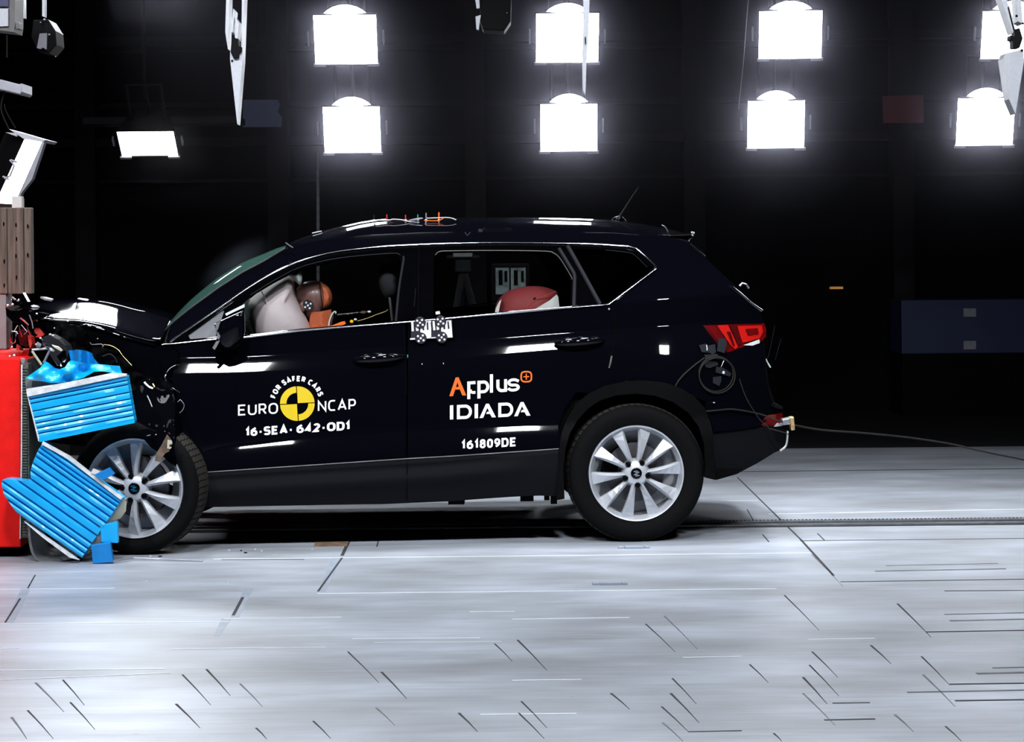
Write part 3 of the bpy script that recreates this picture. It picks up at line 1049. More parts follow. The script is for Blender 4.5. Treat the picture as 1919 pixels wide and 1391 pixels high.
haze = volume('smoke_haze', (-2.7, 2.7, 0.6), (7.5, 7.2, 6.8), 0.042, (0.80, 0.80, 1.0), 0.93, fade=(0.9, 3.1))
tag(haze, 'thin smoke haze glowing around the floodlights behind the car', 'smoke')

# ------------------------------------------------------------------ barrier at the left edge
Y = -0.36
root = empty('barrier_block', at(-150, 1030, 0.2), 'bright red barrier block cut by the left edge, under the crushed nose', 'barrier')
f = [at(*p, Y) for p in ((-420, 672), (34, 671), (38, 676), (39, 1024), (37, 1026), (-420, 1028))]
MB().prism(f, (0, 1.12, 0)).build('block_body', 'barrier_red', root, bevel=0.008)
a, b = at(-420, 1060, Y + .03), at(32, 1026, Y + .03)
MB().box((a.x, Y + .05, 0), (b.x, Y + 1.05, b.z + .02)).build('foot_frame', 'matte_black', root)
# grey post and timber boards on top of the block
Y = 0.62
zt = at(20, 668, -0.36).z
a, b = at(-60, 660, Y), at(13, 545, Y)
o = MB().box((a.x, Y - .02, zt - .004), (b.x, Y + .12, b.z), None).build('steel_post', 'post_grey', bevel=.006)
tag(o, 'pale grey steel post standing on the red block, below the timber boards', 'post')
root = empty('timber_board', at(0, 552, Y), 'weathered brown timber board wall with grooves at the left edge', 'board')
mb = MB()
xs = [-90, -66, -44, -22, -2, 13, 29, 44, 57.5]
for i in range(len(xs) - 1):
    a, b = at(xs[i] + .8, 551, Y - .03), at(xs[i + 1] - .8, 389, Y - .03)
    dd = 0.012 if i % 2 else 0.0
    p = MB().box((a.x, Y - .03 + dd, b.z - (b.z - a.z)), (b.x, Y + .05, b.z)).build('plank', 'timber', root, bevel=.005)
for (x, y) in ((7, 420), (30, 422), (52, 424), (30, 480), (52, 478), (8, 490), (31, 520), (8, 535), (31, 448)):
    MB().ell(at(x, y, Y - .03), (.004, .008, .012), 8, 6).build('bolt_hole', 'matte_black', root, smooth=True)
a, b = at(24, 390, Y), at(42, 368, Y)
MB().box((a.x, Y - .02, a.z), (b.x, Y + .03, b.z)).build('bracket', 'white_plastic', root)

# deformable face of the barrier: crushed honeycomb with blue skins
bar = empty('crash_barrier_face', ground(110, 1055), 'crushed blue corrugated barrier face torn between red block and front wheel', 'barrier')


def quad_sheet(name, TL, TR, BR, BL, Y, depth, pleats, material, parent, ragged=None, edge=None, nu=40, wob=0.0):
    """A corrugated skin: pleats run from the TL-BL side to the TR-BR side; pushed back to a solid of the given depth."""
    TL, TR, BR, BL = (Vector(p) for p in (TL, TR, BR, BL))
    ts = []
    for a, b in zip(pleats, pleats[1:]):
        ts += [(a, .016), (a + .008, .016), (a + .016, 0.0), ((a + b) / 2, -.004), (b - .012, 0.0)]
    ts.append((1.0, .01))
    ts[0] = (0.0, 0.012)
    v, f = [], []
    n = nu + 1
    for (t, dy) in ts:
        s0 = interp(ragged, t) if ragged else 0.0
        for i in range(n):
            s = s0 + (1 - s0) * i / nu
            p = TL.lerp(TR, s).lerp(BL.lerp(BR, s), t)
            w = noise.noise(Vector((s * 5, t * 9, len(name)))) * wob
            v.append(at(p.x, p.y + noise.noise(Vector((s * 3, t * 5, 2))) * wob * 120, Y + dy + w))
    m = len(ts)
    for j in range(m - 1):
        for i in range(nu):
            f.append([j * n + i, (j + 1) * n + i, (j + 1) * n + i + 1, j * n + i + 1])
    # closed back
    b0 = len(v)
    ring = [i for i in range(n)] + [j * n + nu for j in range(1, m)] + [(m - 1) * n + i for i in range(nu - 1, -1, -1)] + [j * n for j in range(m - 2, 0, -1)]
    for k in ring:
        v.append(v[k] + Vector((0, depth, 0)))
    L = len(ring)
    for k in range(L):
        k2 = (k + 1) % L
        f.append([ring[k], b0 + k, b0 + k2, ring[k2]])
    f.append([b0 + k for k in range(L)])
    return MB().add(v, f).build(name, material, parent, smooth=True, angle=35)


up = quad_sheet('upper_block', (51, 741), (237, 704), (252, 791), (72, 825), -0.50, 0.07,
                [0, .10, .19, .36, .50, .63, .74, .86, 1.0], 'blue_sheet', bar, wob=.004)
MB().prism([at(*p, -0.515) for p in ((49, 729), (120, 718), (210, 699), (237, 701), (237, 704), (51, 744))], (0, 0.02, 0)).build('torn_foil_edge', 'foil', up)
MB().prism([at(*p, -0.512) for p in ((49, 734), (53, 744), (74, 824), (72, 828))], (0, 0.02, 0)).build('torn_foil_edge', 'foil', up)
MB().prism([at(*p, -0.513) for p in ((72, 822), (120, 815), (252, 788), (252, 793), (74, 829))], (0, 0.02, 0)).build('skin_flange', 'blue_sheet', up)
MB().prism([at(*p, -0.45) for p in ((47, 712), (80, 715), (122, 719), (60, 733), (49, 733))], (0, 0.12, 0)).build('inner_honeycomb', 'grey_sheet', up)
lo = quad_sheet('lower_block', (80, 831), (229, 935), (153, 1046), (18, 952), -0.56, 0.10,
                [0, .07, .13, .20, .30, .40, .50, .62, .75, .84, 0.92, 1.0], 'blue_sheet', bar,
                ragged=[(0, 0), (.12, -.01), (.3, .0), (.42, .02), (.5, .06), (.55, .05), (.62, -.06), (.72, -.22), (.8, -.20), (.9, -.12), (.95, -.02), (1, .1)], wob=.004)
MB().prism([at(*p, -0.575) for p in ((80, 828), (130, 855), (229, 933), (226, 937), (126, 860), (78, 833))], (0, 0.02, 0)).build('torn_foil_edge', 'foil', lo)
MB().prism([at(*p, -0.575) for p in ((45, 978), (100, 1016), (148, 1050), (130, 1045), (80, 1008))], (0, 0.02, 0)).build('torn_foil_edge', 'foil', lo)


def tornY(px, py):
    return -0.47 + 0.02 * math.sin(px * .05 + py * .09) + 0.03 * math.sin(px * 0.11) * math.sin(py * .16) - 0.0012 * (py - 690)


panel('folded_skin', [(47, 709), (76, 689), (85, 677), (92, 681), (103, 690), (112, 692), (122, 688), (128, 679), (134, 675), (163, 681), (224, 686), (228, 697), (230, 703), (217, 700), (205, 698), (192, 696), (176, 697), (157, 708), (140, 713), (122, 717), (95, 718), (70, 713)],
      [], tornY, 'blue_sheet', bar, step=6, lip=.01)
panel('inner_skin', [(128, 657), (142, 655), (160, 657), (172, 662), (176, 672), (186, 683), (160, 686), (134, 682)], [], lambda x, y: -0.33 + .03 * math.sin(x * .2), 'blue_deep', bar, step=6, lip=.01)
# ribbed steel plate against the block
mb = MB()
a, b = at(42, 1008, -.40), at(53, 682, -.40)
mb.box((a.x, -.40, a.z), (b.x, .55, b.z))
y = 690
while y < 1005:
    p = at(47.5, y, -.405)
    mb.box((p.x - .012, -.412, p.z - .004), (p.x + .010, -.39, p.z + .004))
    y += 5.2
mb.build('ribbed_plate', 'honeycomb', bar)
MB().prism([at(*p, -.415) for p in ((39.5, 684), (42, 684), (41, 860), (38.5, 1010), (36.5, 1010), (39, 860))], (0, .03, 0)).build('plate_edge', 'foil', bar)
# looped grey skirt under the lower block and torn flaps
rib = spline([(46, 965), (51, 985), (53, 1010), (58, 1035), (68, 1050), (84, 1055), (105, 1053), (128, 1049), (146, 1043), (160, 1030), (172, 1008)], 5)
v, f = [], []
for i, p in enumerate(rib):
    a = at(p.x, p.y, -.50)
    for dy in (0, .3):
        v.append(a + Vector((0, dy, 0)))
for i, p in enumerate(rib):
    q = rib[min(i + 1, len(rib) - 1)] - rib[max(i - 1, 0)]
    nn = Vector((q.y, -q.x)).normalized() * 5
    for dy in (0, .3):
        v.append(at(p.x + nn.x, p.y + nn.y, -.50) + Vector((0, dy, 0)))
n = len(rib)
for i in range(n - 1):
    f.append([2 * i, 2 * i + 1, 2 * i + 3, 2 * i + 2])
    f.append([2 * n + 2 * i, 2 * n + 2 * i + 2, 2 * n + 2 * i + 3, 2 * n + 2 * i + 1])
    f.append([2 * i, 2 * i + 2, 2 * n + 2 * i + 2, 2 * n + 2 * i])
    f.append([2 * i + 1, 2 * n + 2 * i + 1, 2 * n + 2 * i + 3, 2 * i + 3])
MB().add(v, f).build('curled_skirt', 'grey_sheet', bar, smooth=True)
panel('torn_flap', [(229, 934), (237, 940), (236, 958), (226, 972), (206, 976), (193, 977), (212, 958)], [], lambda x, y: -.52 + .0015 * (x - 193), 'beige_metal', bar, step=6, lip=.008)
panel('torn_flap', [(170, 886), (175, 878), (188, 883), (180, 890)], [], lambda x, y: -.585, 'white_plastic', bar, step=6, lip=.008)
for q, mt, Y in ((((176, 890), (204, 877), (214, 889), (193, 900)), 'blue_deep', -.60), (((187, 984), (220, 978), (221, 1018), (190, 1017)), 'blue_sheet', -.56), (((170, 1022), (206, 1017), (212, 1054), (174, 1057)), 'blue_deep', -.60)):
    MB().prism([at(*p, Y) for p in q], (0, .035, 0)).build('torn_strip', mt, bar, bevel=.003)
MB().prism([at(*p, -.55) for p in ((176, 985), (187, 984), (190, 1017), (186, 1020), (170, 1020))], (0, .1, 0)).build('torn_flap', 'grey_sheet', bar)
MB().tube([ground(212, 1052, .012), ground(250, 1046, .012), ground(300, 1048, .008), ground(380, 1051, .006)], .004).build('loose_wire', 'lamp_bracket', bar)

# ------------------------------------------------------------------ the car
YAW = 0.15 / 940.0


def Y0(px):
    return YAW * (px - 1190.0)


# curves along the flank (picture position -> picture height)
BELT = [(250, 652), (303, 646), (405, 635), (465, 631), (560, 620), (760, 604), (850, 596), (950, 587), (1060, 578), (1135, 571), (1200, 566), (1440, 550)]
CREASE = [(250, 676), (345, 671), (450, 669), (560, 663), (760, 648), (940, 634), (1040, 626), (1150, 618), (1320, 606), (1440, 598)]
LOWC = [(340, 863), (415, 840), (480, 831), (572, 821), (820, 806), (964, 797), (1040, 795), (1440, 780)]
SILL = [(340, 888), (820, 857), (1049, 841), (1440, 814)]


def belt(x): return smooth_tbl(BELT, x)
def crease(x): return smooth_tbl(CREASE, x)
def lowc(x): return smooth_tbl(LOWC, x)
def sill(x): return interp(SILL, x) if x < 1440 else 814


class Slope:
    """Distance gained when going up through a band whose tilt is tabled (picture px below the crease -> degrees)."""

    def __init__(s, tbl):
        s.lo, s.hi = tbl[0][0], tbl[-1][0]
        s.st = 0.25
        n = int((s.hi - s.lo) / s.st)
        s.c = [0.0] * (n + 2)
        for i in range(n, -1, -1):
            d = s.lo + (i + .5) * s.st
            s.c[i] = s.c[i + 1] + math.tan(R(interp(tbl, d))) * s.st * S0

    def __call__(s, d):
        if d >= s.hi:
            return 0.0
        t = max(0.0, (d - s.lo) / s.st)
        i = min(int(t), len(s.c) - 2)
        return s.c[i] + (s.c[i + 1] - s.c[i]) * (t - i)


G = Slope([(-100, 8), (-30, 6), (-8, 4), (-2, 3), (0, 26), (3, 24), (7, 22.6), (28, 20.3), (36, 14), (50, 8), (80, 2), (130, 1), (170, 0)])
HB = Slope([(-60, 0), (-14, 0.5), (-2, 0), (1, 21), (4, 22.6), (22, 20.3), (27, 14), (40, 4), (60, 0)])
GH = Slope([(-260, 37), (-150, 33), (-60, 28), (-8, 25), (0, 8), (1, 0)])


def sideY(px, py):
    dg = py - crease(px)
    if px > 1150:
        u = min(1.0, (px - 1150) / 110.0)
        fg = 1 + .9 * u * u * (3 - 2 * u)
    else:
        fg = 1.0
    y = Y0(px) + (G(dg) if dg < 0 else fg * G(dg / fg) + (1 - fg) * G(0)) + HB(py - lowc(px)) + GH(py - belt(px))
    if px > 1150:
        t = (px - 1150) / 285.0
        y += 0.20 * t ** 2.6 + 0.10 * max(0, t - .6) ** 2
    if px < 330:
        t = (330 - px) / 300.0
        y += 0.16 * t * t
    return y


ROWS = [(crease, (-8, -3, -1.2, 1.0, 4, 9, 14, 20, 28, 36, 48, 64)), (lowc, (-14, -3, -1.2, 1.0, 4, 8, 14, 20, 27)), (belt, (-9, -2, 2))]

car = empty('car', Vector((at(760, 1016, 0.9).x, 0.9, 0.0)), 'black hatchback car with crushed nose and white test lettering on its doors', 'car')
car_pos = car.matrix_world.translation.copy()

# mirror through the middle of the car
_t = Vector((S0, YAW, 0)).normalized()
_n = Vector((-_t.y, _t.x, 0))
_p0 = at(1190, 1016, 0.0)
HALF = 0.92
MID = _p0 + _n * HALF


def mirror(p):
    return p - _n * (2 * (p - MID).dot(_n))


FAR = {}


def part(name, outline, holes=(), Yf=sideY, material='paint', parent=None, far=True, **kw):
    o = panel(name, outline, list(holes), Yf, material, parent or car, **kw)
    if far:
        kw2 = dict(kw)
        kw2['step'] = 18
        kw2['rows'] = ()
        FAR[o.name] = panel(name, outline, list(holes), Yf, material, FAR.get(parent.name, car) if parent else car, mirror=mirror, **kw2)
    return o


# ---- outlines on the near flank
CH_TOP = spline([(318, 641), (360, 612), (410, 578), (460, 543), (510, 513), (560, 491), (620, 474), (690, 464.5), (760, 459.5), (900, 455), (1060, 456), (1130, 458.5), (1178, 462)], 5)
CH_TOP = [(p.x, p.y) for p in CH_TOP]
CH_TIP = [(1192, 466), (1212, 483), (1227, 497), (1230, 502)]
CH_LOW = [(303, 646), (355, 640), (405, 635), (465, 631), (560, 620), (660, 612), (760, 604), (850, 596), (950, 587), (1060, 577.5), (1128, 572)]
SCREEN_EDGE = [(313, 616), (330, 600), (355, 580), (410, 540), (455, 511), (495, 490), (520, 474), (535, 466)]
ROOF_EDGE = [(535, 466), (560, 457.5), (620, 447), (700, 440), (800, 436), (1000, 434), (1150, 437), (1250, 444), (1292, 452)]
TAIL_EDGE = [(1292, 452), (1300, 463), (1340, 500), (1380, 538), (1408, 564), (1424, 580), (1428, 592), (1427, 603)]
ARCH_R = [(1049, 840), (1053, 812), (1062, 786), (1080, 758), (1104, 738), (1134, 724), (1170, 716), (1205, 714), (1245, 718), (1275, 728), (1300, 744), (1322, 770), (1334, 800), (1336, 812)]
LAMP = [(1316, 609), (1360, 607.5), (1400, 606.5), (1432, 606), (1436, 618), (1435, 632), (1424, 642), (1400, 648), (1378, 656), (1362, 661), (1348, 650), (1330, 628)]

front_glass = [(426, 592), (446, 575), (470, 556), (510, 532), (560, 506), (620, 490), (680, 482), (738, 478.5), (747, 481), (751, 489), (750, 505), (737, 601.5), (660, 608.5), (560, 617), (462, 627.5), (412, 632)]
quarter_lite = [(352, 628), (372, 614), (418, 580), (420, 584), (404, 631.5), (356, 636)]
rear_glass = [(813, 486), (816, 478), (824, 473.5), (850, 472.5), (940, 471.5), (1020, 473.5), (1036, 476.5), (1048, 486), (1068, 519), (1070, 524), (1069, 574), (980, 581.5), (900, 588.5), (812, 596)]
quarter_glass = [(1068, 467), (1100, 467), (1150, 469), (1176, 471.5), (1190, 477), (1222, 502), (1214, 510), (1146, 561), (1138, 566), (1127, 569)]


# ---- body side: one piece from the screen pillar over the roof rail to the tail
DOOR_REAR = [(1128, 572), (1147, 572), (1151, 600), (1151, 619), (1149, 650), (1144, 674), (1139, 690), (1126, 700), (1106, 714), (1080, 735), (1058, 765), (1046, 800), (1040, 842)]
body_outline = [(318, 641)] + CH_TOP[1:] + CH_TIP + [(1226, 507), (1180, 540), (1143, 568)] + DOOR_REAR[2:10] + \
    [(1104, 737)] + ARCH_R[5:11] + [(1322, 752), (1346, 700), (1362, 661)] + [(1348, 650), (1330, 628), (1316, 609)] + [(1360, 607.5), (1400, 606.5), (1427, 606)] + TAIL_EDGE[::-1] + ROOF_EDGE[::-1][1:] + SCREEN_EDGE[::-1][1:]
part('body_side', body_outline, rows=ROWS, step=9, lip=.02)

# ---- doors
fd_out = [(320, 646)] + CH_LOW[1:6] + [(752, 604.7), (760, 604.2), (762, 700), (761, 858)] + [(700, 862.5), (600, 869), (480, 877), (355, 886)] + [(352, 868), (346, 830), (340, 790), (333, 745), (322, 712), (325, 690), (338, 676), (336, 660)]
front_door = part('front_door', fd_out, rows=ROWS, step=10, edge_step=5)
rd_out = [(763.5, 604), (850, 596), (950, 587), (1060, 577.5), (1128, 572), (1144, 570.5)] + DOOR_REAR[2:-1] + [(1047, 840)] + [(960, 846.5), (860, 853), (763.5, 858)] + [(764.5, 700)]
rear_door = part('rear_door', rd_out, rows=ROWS, step=10, edge_step=5)


def recess(d):
    return lambda x, y: sideY(x, y) + d


def low_line(x): return interp(CH_LOW, x)


# window surrounds (black) with their panes
fw = [(322, 640)] + [p for p in CH_TOP if 325 < p[0] < 783] + [(784, 458.5), (783, 602)] + CH_LOW[5:0:-1]
wf = part('front_window_frame', fw, [front_glass, quarter_lite], recess(.006), 'gloss_black', front_door, step=14, lip=.03)
rw = [(786, 458.5)] + [p for p in CH_TOP if 790 < p[0] < 1056] + [(1060, 456), (1127, 571), (1060, 577), (950, 586.5), (850, 595.5), (786, 601.5)]
wr = part('rear_window_frame', rw, [rear_glass], recess(.006), 'gloss_black', rear_door, step=14, lip=.03)
part('front_pane', front_glass, [], recess(.022), 'side_glass', front_door, step=22, lip=.004)
part('sail_panel', quarter_lite, [], recess(.016), 'sail_grey', front_door, step=22, lip=.004)
part('rear_pane', rear_glass, [], recess(.022), 'side_glass', rear_door, step=22, lip=.004)
qs = [(1062, 456.5)] + [p for p in CH_TOP if p[0] > 1064] + CH_TIP + [(1226, 507), (1180, 540), (1143, 568), (1129, 571)]
part('quarter_frame', qs, [quarter_glass], recess(.006), 'gloss_black', car, step=14, lip=.02)
part('quarter_pane', quarter_glass, [], recess(.018), 'privacy_glass', car, step=22, lip=.004)


def ribbon(name, pts, w, material, parent, lift=-.006, per=1, thick=.010, Yf=sideY, widths=None):
    """A moulding that follows picture positions on the flank."""
    P = spline([(p[0], p[1]) for p in pts], per) if per > 1 else [Vector(p[:2]) for p in pts]
    n = len(P)
    mb = MB()
    v, f = [], []
    prof = [(-.5, thick), (-.5, 0.25 * thick), (-.28, -.35 * thick), (0, -.6 * thick), (.28, -.35 * thick), (.5, .25 * thick), (.5, thick)]
    k = len(prof)
    for i, p in enumerate(P):
        d = (P[min(i + 1, n - 1)] - P[max(i - 1, 0)]).normalized()
        nn = Vector((-d.y, d.x))
        ww = w
        if widths:
            ww = interp(widths, i / (n - 1))
        for (a, b) in prof:
            q = p + nn * ww * a
            v.append(at(q.x, q.y, Yf(p.x, p.y) + lift + b))
    for i in range(n - 1):
        for j in range(k - 1):
            f.append([i * k + j, (i + 1) * k + j, (i + 1) * k + j + 1, i * k + j + 1])
    f.append(list(range(k)))
    f.append([(n - 1) * k + j for j in range(k)][::-1])
    mb.add(v, f)
    return mb.build(name, material, parent, smooth=True, angle=50)


ribbon('chrome_strip', [(319, 641)] + CH_TOP[2:] + CH_TIP, 3.4, 'chrome', car, widths=[(0, 4.6), (.35, 5.2), (.5, 3.0), (.9, 2.8), (.97, 4.2), (1, 4.4)])
ribbon('chrome_strip', dens([(303, 646.5), (405, 636), (465, 632)] + CH_LOW[4:] + [(1141, 570.5), (1146, 567), (1180, 541.5), (1230, 504)], 20, False), 3.0, 'chrome', car, widths=[(0, 3), (.25, 5.2), (.4, 3.4), (.6, 3.6), (.66, 5.2), (.8, 3), (1, 3.6)])
# seals and trims of the windows
ribbon('window_seal', [(470, 553), (510, 528), (560, 502), (620, 486.5), (680, 479), (738, 475), (750, 478)], 1.6, 'seal', wf, per=4, lift=0.0)
ribbon('window_seal', [(755.5, 480), (756, 490), (748, 540), (742, 602)], 4.5, 'seal', wf, per=4, lift=0.0)
ribbon('window_seal', [(816, 478), (824, 471.8), (850, 470.5), (940, 469.8), (1022, 471.2), (1038, 475), (1050, 485.5), (1070, 518), (1071.5, 524)], 2.0, 'trim_dim', wr, per=4, lift=.002)
ribbon('pillar_trim', [(1047, 465), (1062, 490), (1075, 511), (1077, 518), (1075.5, 574)], 7.0, 'seal', wr, per=1, lift=-.001)
ribbon('pillar_trim', [(1063, 460), (1090, 508), (1124, 570)], 8.0, 'seal', wr, lift=-.002)
ribbon('window_seal', [(1135, 469), (1174, 473), (1190, 479), (1213, 501)], 1.4, 'seal', car, per=3, lift=.002)
ribbon('pillar_gap', [(785, 459), (784.5, 530), (784, 602)], 2.0, 'under_black', wf, lift=.0035)
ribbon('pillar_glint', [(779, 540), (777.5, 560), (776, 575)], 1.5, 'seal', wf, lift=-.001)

# ---- quick solid core of the body so that nothing shows through the gaps
core_out = [(312, 640)] + SCREEN_EDGE[1:] + ROOF_EDGE[1:] + TAIL_EDGE[1:] + [(1432, 640), (1440, 720), (1460, 775), (1466, 830), (1380, 886), (1345, 895), (1338, 812)] + ARCH_R[::-1][1:] + [(1049, 925), (860, 934), (640, 943), (380, 949), (362, 905), (346, 830), (330, 740), (300, 690), (270, 655), (290, 645)]
part('inner_shell', core_out, [front_glass, quarter_lite, rear_glass, quarter_glass], recess(.05), 'under_black', car, step=24, lip=.05)

# ---- lower cladding
cl_out = [(358, 887), (480, 878.5), (600, 870.5), (763, 859.5), (860, 854), (960, 847.5), (1047, 841), (1046, 880), (1044, 930), (1000, 929), (950, 932), (900, 935.5), (840, 940), (720, 945), (615, 946.5), (480, 949), (382, 951), (372, 935), (364, 905)]


def cladY(x, y):
    t = (y - sill(x)) / 92.0
    b = Y0(x) - .012
    fade = max(0, min(1, (1000 - x) / 90)) * max(0, min(1, (x - 365) / 40))
    ridge = interp([(375, 912), (820, 884), (996, 866)], x)
    d = (y - ridge) / 10
    b += .012 * math.exp(-((d + 1.0) ** 2)) * fade - .016 * math.exp(-((d - 1.1) / 1.6) ** 2) * fade
    b += .05 * max(0, t - .35) ** 1.5 + .010 * max(0, .08 - t) / .08
    return b


def ridge_row(x): return interp([(375, 912), (820, 884), (996, 866)], x)


sill_clad = part('sill_cladding', cl_out, [], cladY, 'cladding', car, rows=[(ridge_row, (-16, -10, -6, -2, 3, 8, 14, 22)), (sill, (2, 6))], step=14, lip=.03)
ribbon('sill_edge', [(358, 887.5), (480, 879), (600, 871), (763, 860), (860, 854.5), (1047, 841.5)], 2.2, 'grey_sheet', sill_clad, Yf=lambda x, y: Y0(x) - .006, lift=0, thick=.004)
ribbon('door_gap', [(763, 859), (762.5, 900), (762, 938)], 1.6, 'under_black', sill_clad, Yf=cladY, lift=-.001, thick=.003)


def archY(x, y):
    return sideY(x, y) - .022


arch_in = [(1058, 935), (1056, 880), (1060, 840), (1068, 812), (1082, 788), (1102, 766), (1126, 750), (1156, 741), (1192, 738), (1228, 742), (1262, 754), (1290, 774), (1310, 800), (1320, 835), (1322, 875), (1320, 895)]
arch_out = [(1341, 900), (1338, 840), (1336, 812), (1332, 792), (1320, 764), (1300, 742), (1275, 727), (1245, 717), (1205, 713), (1170, 715), (1134, 723), (1104, 737), (1080, 757), (1062, 785), (1053, 811), (1048, 842), (1045, 900), (1043, 938)]
part('wheel_arch_trim', arch_in + arch_out, [], archY, 'cladding_dark', car, step=12, lip=.08)

# ---- tail: lamp, bumper, lower bumper
lamp = part('tail_lamp', LAMP, [], recess(.004), 'lamp_red', car, step=8, lip=.05)
for q, mt, lf in ((((1344, 610), (1364, 609), (1374, 630), (1383, 650), (1378, 655), (1370, 648)), 'lamp_red_bright', -.004),
                  (((1362, 622), (1369, 622), (1377, 648), (1374, 649)), 'lamp_red_dark', -.008),
                  (((1382, 611), (1428, 610), (1430, 622), (1424, 634), (1392, 643), (1388, 632)), 'lamp_red_bright', -.004),
                  (((1397, 617), (1420, 615), (1422, 626), (1402, 629)), 'lamp_red', -.008),
                  (((1368, 610), (1381, 610), (1389, 644), (1383, 648), (1378, 634)), 'lamp_red_dark', -.005),
                  (((1318, 610.5), (1344, 610), (1368, 648), (1362, 659), (1350, 650), (1332, 628)), 'lamp_red_dark', -.003),
                  (((1324, 611), (1340, 610.5), (1358, 640), (1354, 648), (1340, 632)), 'lamp_red', -.005),
                  (((1393, 647), (1410, 641), (1423, 636), (1424, 643), (1410, 648)), 'lamp_clear', -.006)):
    panel('lens_segment', q, [], recess(lf), mt, lamp, step=8, lip=.006)
bump_out = [(1363, 662), (1379, 657), (1401, 649), (1425, 644), (1433, 650), (1434, 690), (1437, 712), (1442, 740), (1448, 757), (1458, 762), (1462, 772), (1459, 778), (1430, 793), (1420, 801), (1380, 806), (1337, 810), (1333, 790), (1322, 764), (1322, 753), (1346, 701)]
bumper = part('rear_bumper', bump_out, [], recess(.002), 'paint', car, rows=ROWS, step=9)
low_out = [(1334, 812), (1380, 807), (1421, 802), (1438, 797), (1466, 800), (1477, 812), (1477, 822), (1474, 832), (1462, 842), (1420, 868), (1380, 889), (1342, 900), (1340, 870)]


def lowY(x, y):
    return sideY(x, 760) - .012 + .05 * max(0, (y - 840) / 60) ** 2 + .03 * max(0, (x - 1440) / 40)


low_b = part('lower_bumper', low_out, [], lowY, 'cladding', car, step=10, lip=.05)
panel('reflector', [(1424, 797), (1432, 784), (1440, 778), (1466, 774), (1467, 790), (1452, 797), (1436, 800)], [], lambda x, y: sideY(x, 760) - .010, 'lamp_red', bumper, step=8, lip=.01)
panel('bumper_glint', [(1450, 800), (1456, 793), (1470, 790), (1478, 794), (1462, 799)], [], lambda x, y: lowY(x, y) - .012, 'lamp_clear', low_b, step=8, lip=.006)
ribbon('bumper_corner', [(1476, 808), (1474.5, 828), (1471, 838), (1462, 845)], 4, 'foil', low_b, Yf=lambda x, y: lowY(x, y) - .004, per=3, lift=0, thick=.004)


def cross(name, near, material, parent, bump, n=28, p=2.4, bulge=Vector((0, 0, 0)), smooth=True, prof=None, inner=0.0):
    """A panel spanning the car from the near edge to its mirror image; near: list of (px, py, Y); bump: rise in metres per station."""
    v, f = [], []
    m = len(near)
    for i, (x, y, Yd) in enumerate(near):
        a = at(x, y, Yd)
        if inner:
            a = a + _n * inner
        b = mirror(a)
        h = bump[i] if isinstance(bump, (list, tuple)) else bump
        for j in range(n + 1):
            t = j / n
            # denser near both edges
            t = 0.5 - 0.5 * math.cos(math.pi * t)
            w = prof(1 - abs(1 - 2 * t)) if prof else 1 - abs(1 - 2 * t) ** p
            q = a.lerp(b, t) + h * w
            v.append(q)
    for i in range(m - 1):
        for j in range(n):
            f.append([i * (n + 1) + j, i * (n + 1) + j + 1, (i + 1) * (n + 1) + j + 1, (i + 1) * (n + 1) + j])
    o = obj(name, v, f, material, parent)
    bm = bmesh.new()
    bm.from_mesh(o.data)
    bmesh.ops.recalc_face_normals(bm, faces=bm.faces)
    for fc in bm.faces:
        fc.smooth = smooth
    bm.to_mesh(o.data)
    bm.free()
    md = o.modifiers.new('thick', 'SOLIDIFY')
    md.thickness = .006
    md.offset = -1
    return o


SIL = [(535, 455), (545, 450.5), (585, 437.5), (635, 424.5), (680, 415), (720, 410.5), (800, 408.5), (1000, 407.5), (1100, 409), (1160, 412), (1240, 421), (1292, 432)]
rs = [535, 542, 552, 565, 580, 600] + list(range(625, 1250, 25)) + [1262, 1275, 1286, 1292]
near, bumpv = [], []
for x in rs:
    ye = interp(ROOF_EDGE, x) + 0.0
    near.append((x, ye, sideY(x, ye) + .002))
    Yc = .95
    z = at(x, smooth_tbl(SIL, x), Yc).z
    bumpv.append(Vector((0, 0, z - at(x, ye, sideY(x, ye)).z)))
roof = cross('roof', near, 'paint', car, bumpv, n=44, p=2.3)

# windscreen
ws = dens([(309, 618), (330, 600), (355, 580), (410, 540), (455, 511), (495, 490), (535, 466)], 18, False)
near = [(p.x, p.y, sideY(p.x, p.y) + .004) for p in ws]
cross('windscreen', near, 'screen_glass', car, [Vector((-.036, 0, .050)) * (.35 + .65 * math.sin(math.pi * i / (len(near) - 1)) ** .7) for i in range(len(near))], n=30, p=3.2)
ribbon('screen_edge', [(p.x, p.y) for p in ws[1:]], 4, 'seal', car, lift=-.004)
# tailgate glass and lower tailgate
tg = dens([(1292, 452), (1300, 463), (1340, 500), (1380, 538), (1404, 560)], 14, False)
near = [(p.x, p.y, sideY(p.x, p.y) + .004) for p in tg]
tail = cross('tailgate', [(p[0], p[1], sideY(p[0], p[1]) + .004) for p in ((1404, 560), (1424, 580), (1429, 600), (1430, 650), (1433, 700), (1440, 745))], 'paint', car, Vector((.03, 0, 0)), n=26)
cross('rear_screen', near, 'privacy_glass', tail, Vector((.02, 0, .012)), n=26)
cross('bumper_back', [(p[0], p[1], sideY(p[0], 700) + .01) for p in ((1440, 745), (1450, 760), (1461, 770), (1464, 800), (1474, 825), (1460, 845), (1400, 870))], 'cladding', low_b, Vector((.03, 0, 0)), n=26)
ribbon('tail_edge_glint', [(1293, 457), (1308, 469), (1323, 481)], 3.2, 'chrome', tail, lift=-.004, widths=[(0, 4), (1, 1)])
ribbon('tail_edge_glint', [(1369, 534), (1388, 550), (1408, 568), (1428, 583)], 5, 'chrome', tail, lift=-.006, widths=[(0, 2), (.3, 4), (.6, 3), (1, 6)])
